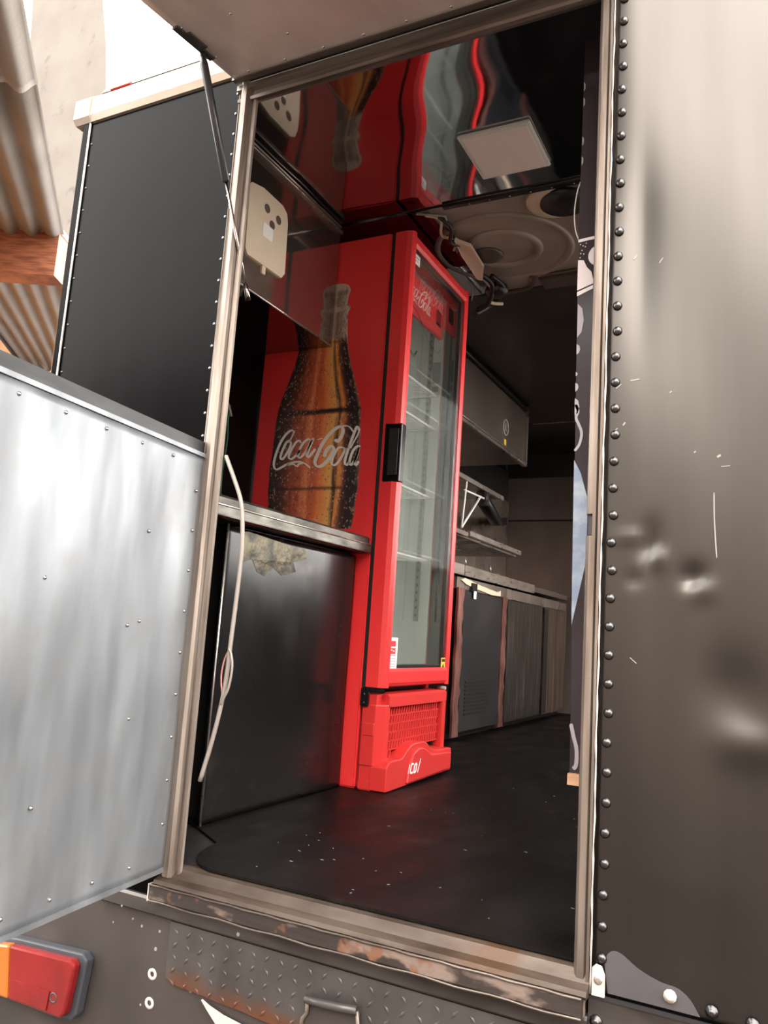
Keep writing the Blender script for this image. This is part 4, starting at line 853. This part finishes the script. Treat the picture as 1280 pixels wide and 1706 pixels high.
mb.lathe((.886, .1488, 1.43), (0, -1, 0), [(.026, 0), (.025, .001)], 20)
for x, z in ((.842, 1.462), (.848, 1.458), (.853, 1.455), (.846, 1.447), (.843, 1.44), (.85, 1.438), (.855, 1.463), (.842, 1.43)): mb.lathe((x, .1488, z), (0, -1, 0), [(.0016, 0), (.0014, .001)], 6)
mb.build('white_print', 'board_white', pb)
for z0, z1, w in ((1.24, 1.32, .014), (1.115, 1.135, .007), (1.06, 1.10, .01), (1.20, 1.225, .008), (1.15, 1.16, .004)):
    mb = MB(); flatpoly(mb, [(.8405, z0), (.8405+w*.7, z0+(z1-z0)*.15), (.8405+w, (z0+z1)/2), (.8405+w*.7, z1-(z1-z0)*.15), (.840, z1)], BP); mb.build('lettering', 'board_grey', pb)
mb = MB(); stroke(mb, [(.842, 1.085), (.848, 1.07), (.844, 1.055), (.850, 1.04), (.857, 1.02), (.853, .995), (.843, .98)], .006, BP); mb.build('lettering', 'board_grey', pb)
mb = MB(); stroke(mb, [(.853, .40), (.859, .375), (.866, .35), (.866, .32), (.86, .31)], .008, BP); mb.build('lettering', 'board_grey', pb)
for z in (1.86, 1.82, 1.72, 1.67):
    mb = MB(); flatpoly(mb, [(.8385, z-.012), (.842, z-.006), (.842, z+.006), (.8385, z+.012)], BP); mb.build('lettering', 'board_grey', pb)
MB().tube(spline([(.836, .154, 1.62), (.829, .152, 1.59), (.825, .152, 1.545), (.829, .152, 1.5), (.838, .154, 1.474)], 5), .0016, 6).build('wire_hoop', 'sealant', pb)
bk = box('timber_block', 'wood_raw', pb, .852, .93, .135, .162, .28, .302)
box('board_leg', 'black_metal', pb, .88, .92, .152, .16, 0, .29)
# wires on the dark inside corner
lw = empty('loose_wires', (-.8, .4, 1.1), 'thin loose wires hanging on the dark inner wall left of the cooler', 'wires')
MB().tube(spline([(-.80, 1.0, 1.45), (-.79, .98, 1.38), (-.80, 1.0, 1.3), (-.81, 1.0, 1.15), (-.80, 1.0, 1.0)], 5), .0035, 6).build('wire', 'wire_green', lw)
MB().tube(spline([(-.84, 1.0, 1.5), (-.8, .99, 1.44), (-.79, 1.0, 1.40)], 5), .006, 6).build('clip', 'pale_metal', lw)

# ================================================================== BACKGROUND LEFT OF THE TRUCK
K = 1.053; Cc = Vector((1.26017, -1.55066, .5599))
b_ = Vector((.889, .458, 0)).normalized(); d_ = Vector((-.719, .675, .164)).normalized(); n_ = b_.cross(d_).normalized()
if n_.z < 0: n_ = -n_
P0 = Cc+(Vector((-3.5, 2.2, 3.15))-Cc)*K; Q0 = P0+n_*.10
def roofp(s, t, h): return Q0+b_*s+d_*t+n_*h
def sheet(t0, t1, s0, s1, h0, label):
    mb = MB(); ns = int((s1-s0)/.0147); nt = 14
    for j in range(nt+1):
        for i in range(ns+1):
            s = s0+(s1-s0)*i/ns; t = t0+(t1-t0)*j/nt; mb.v.append(roofp(s, t, h0+.024*math.cos((s1-s)*2*math.pi/.165)))
    for j in range(nt):
        for i in range(ns): a = j*(ns+1)+i; mb.f.append((a, a+1, a+ns+2, a+ns+1)); mb.smooth.append(True)
    o = mb.build('roof_sheet', 'fibre_cement', None, base=roofp(s0, t0, 0)); md = o.modifiers.new('sheet', 'SOLIDIFY'); md.thickness = .008
    tag(o, label, 'roof sheet', group='corrugated sheets of the neighbouring roof'); return o
sheet(-3.5, -2.5, -4.0, .05, .02, 'corrugated roof sheet nearest the camera at the upper left')
sheet(-2.66, 9.0, -4.0, .04, .045, 'corrugated roof sheet with the timber beam under it')
bm_ = empty('timber_beam', P0, 'reddish timber beam carrying the corrugated roof', 'beam')
mb = MB(); hh = .18*K; zz = Vector((0, 0, 1)); fwd = Vector((-.458, .889, 0))
cr_ = [(-.10, -hh), (.10, -hh), (.10, hh), (-.10, hh)]
mb.add([P0+fwd*(a+.1)+zz*c-b_*0 for a, c in cr_]+[P0+fwd*(a+.1)+zz*c-b_*4 for a, c in cr_], [(0, 1, 2, 3), (4, 7, 6, 5), (0, 4, 5, 1), (1, 5, 6, 2), (2, 6, 7, 3), (3, 7, 4, 0)])
mb.build('beam_body', 'wood', bm_)
cr_ = [(-.12, hh-.03), (.10, hh-.03), (.10, hh+.02), (-.12, hh+.02)]
mb = MB(); mb.add([P0+fwd*(a+.1)+zz*c+b_*.005 for a, c in cr_]+[P0+fwd*(a+.1)+zz*c-b_*4 for a, c in cr_], [(0, 1, 2, 3), (4, 7, 6, 5), (0, 4, 5, 1), (1, 5, 6, 2), (2, 6, 7, 3), (3, 7, 4, 0)]); mb.build('top_batten', 'wood_raw', bm_)
gw = MB(); A1 = roofp(-1.05, -2.5, -.04); A2 = roofp(-1.1, 9.0, -.04); th = b_*-.2
vs = [Vector((A1.x, A1.y, -1.1)), Vector((A2.x, A2.y, -1.1)), A2, A1]; gw.add(vs+[v+th for v in vs], [(0, 1, 2, 3), (7, 6, 5, 4), (0, 4, 5, 1), (1, 5, 6, 2), (2, 6, 7, 3), (3, 7, 4, 0)])
tag(gw.build('house_wall', 'ochre_wall', None, base=(A1.x, A1.y, -1.1)), 'orange rendered gable wall under the corrugated roof', 'house wall')
cp = MB(); zs = [(-1.1, -4.55, -3.44), (2.6, -5.10, -3.97), (5.3, -5.50, -4.38), (5.9, -5.545, -4.48), (6.76, -5.645, -4.69), (9, -5.9, -5.0)]
vs = []; 
def far(x, y, z): return (1.26+(x-1.26)*2.2, -1.55+(y+1.55)*2.2, .56+(z-.56)*2.2)
zs[0] = (-.195, *zs[0][1:])
for z, xa, xb in zs: vs += [far(xa, 3.2, z), far(xb, 3.2, z), far(xb-.55, 3.6, z), far(xa-.55, 3.6, z)]
fs = [(3, 2, 1, 0), tuple(len(vs)-4+k for k in range(4))]
for j in range(len(zs)-1):
    for k in range(4): a = j*4+k; b2 = j*4+(k+1) % 4; fs.append((a, b2, b2+4, a+4))
tag(cp.add(vs, fs).build('concrete_pillar', 'concrete', None, base=far(-4, 3.2, -.195)), 'tall stained concrete pillar rising behind the truck corner', 'pillar')
# truck body sides and roof, outside
ts = empty('truck_shell', (0, 2.6, 0), 'black outer side and roof of the truck body', 'truck body', 'structure')
box('left_side', 'skin_left', ts, -1.02, -1.002, .34, 5.26, -.15, 2.05); box('left_side', 'skin_left', ts, -1.02, -1.002, .52, 5.26, 2.05, 2.3)
box('right_side', 'skin_left', ts, 1.741, 1.76, .05, 5.26, -.15, .97); box('right_side', 'skin_left', ts, 1.741, 1.76, .05, 5.26, 2.06, 2.3)
MB().prism([(-.66, .22), (1.76, .22), (1.76, 5.26), (-1.02, 5.26), (-1.02, .52)], 'Z', 2.301, 2.312).build('roof_sheet', 'cream', ts)
box('chassis', 'black_metal', ts, -.8, 1.5, .3, 5.2, -.5, -.07)
for x in (-.75, 1.35):
    for y in (1.4,): MB().lathe((x, y, -.62), (1, 0, 0), [(.3, -.12), (.47, -.1), (.48, 0), (.47, .1), (.3, .12)], 28).build('wheel', 'black_metal', ts)

for o in bpy.data.objects:
    if '_b' in o: del o['_b']
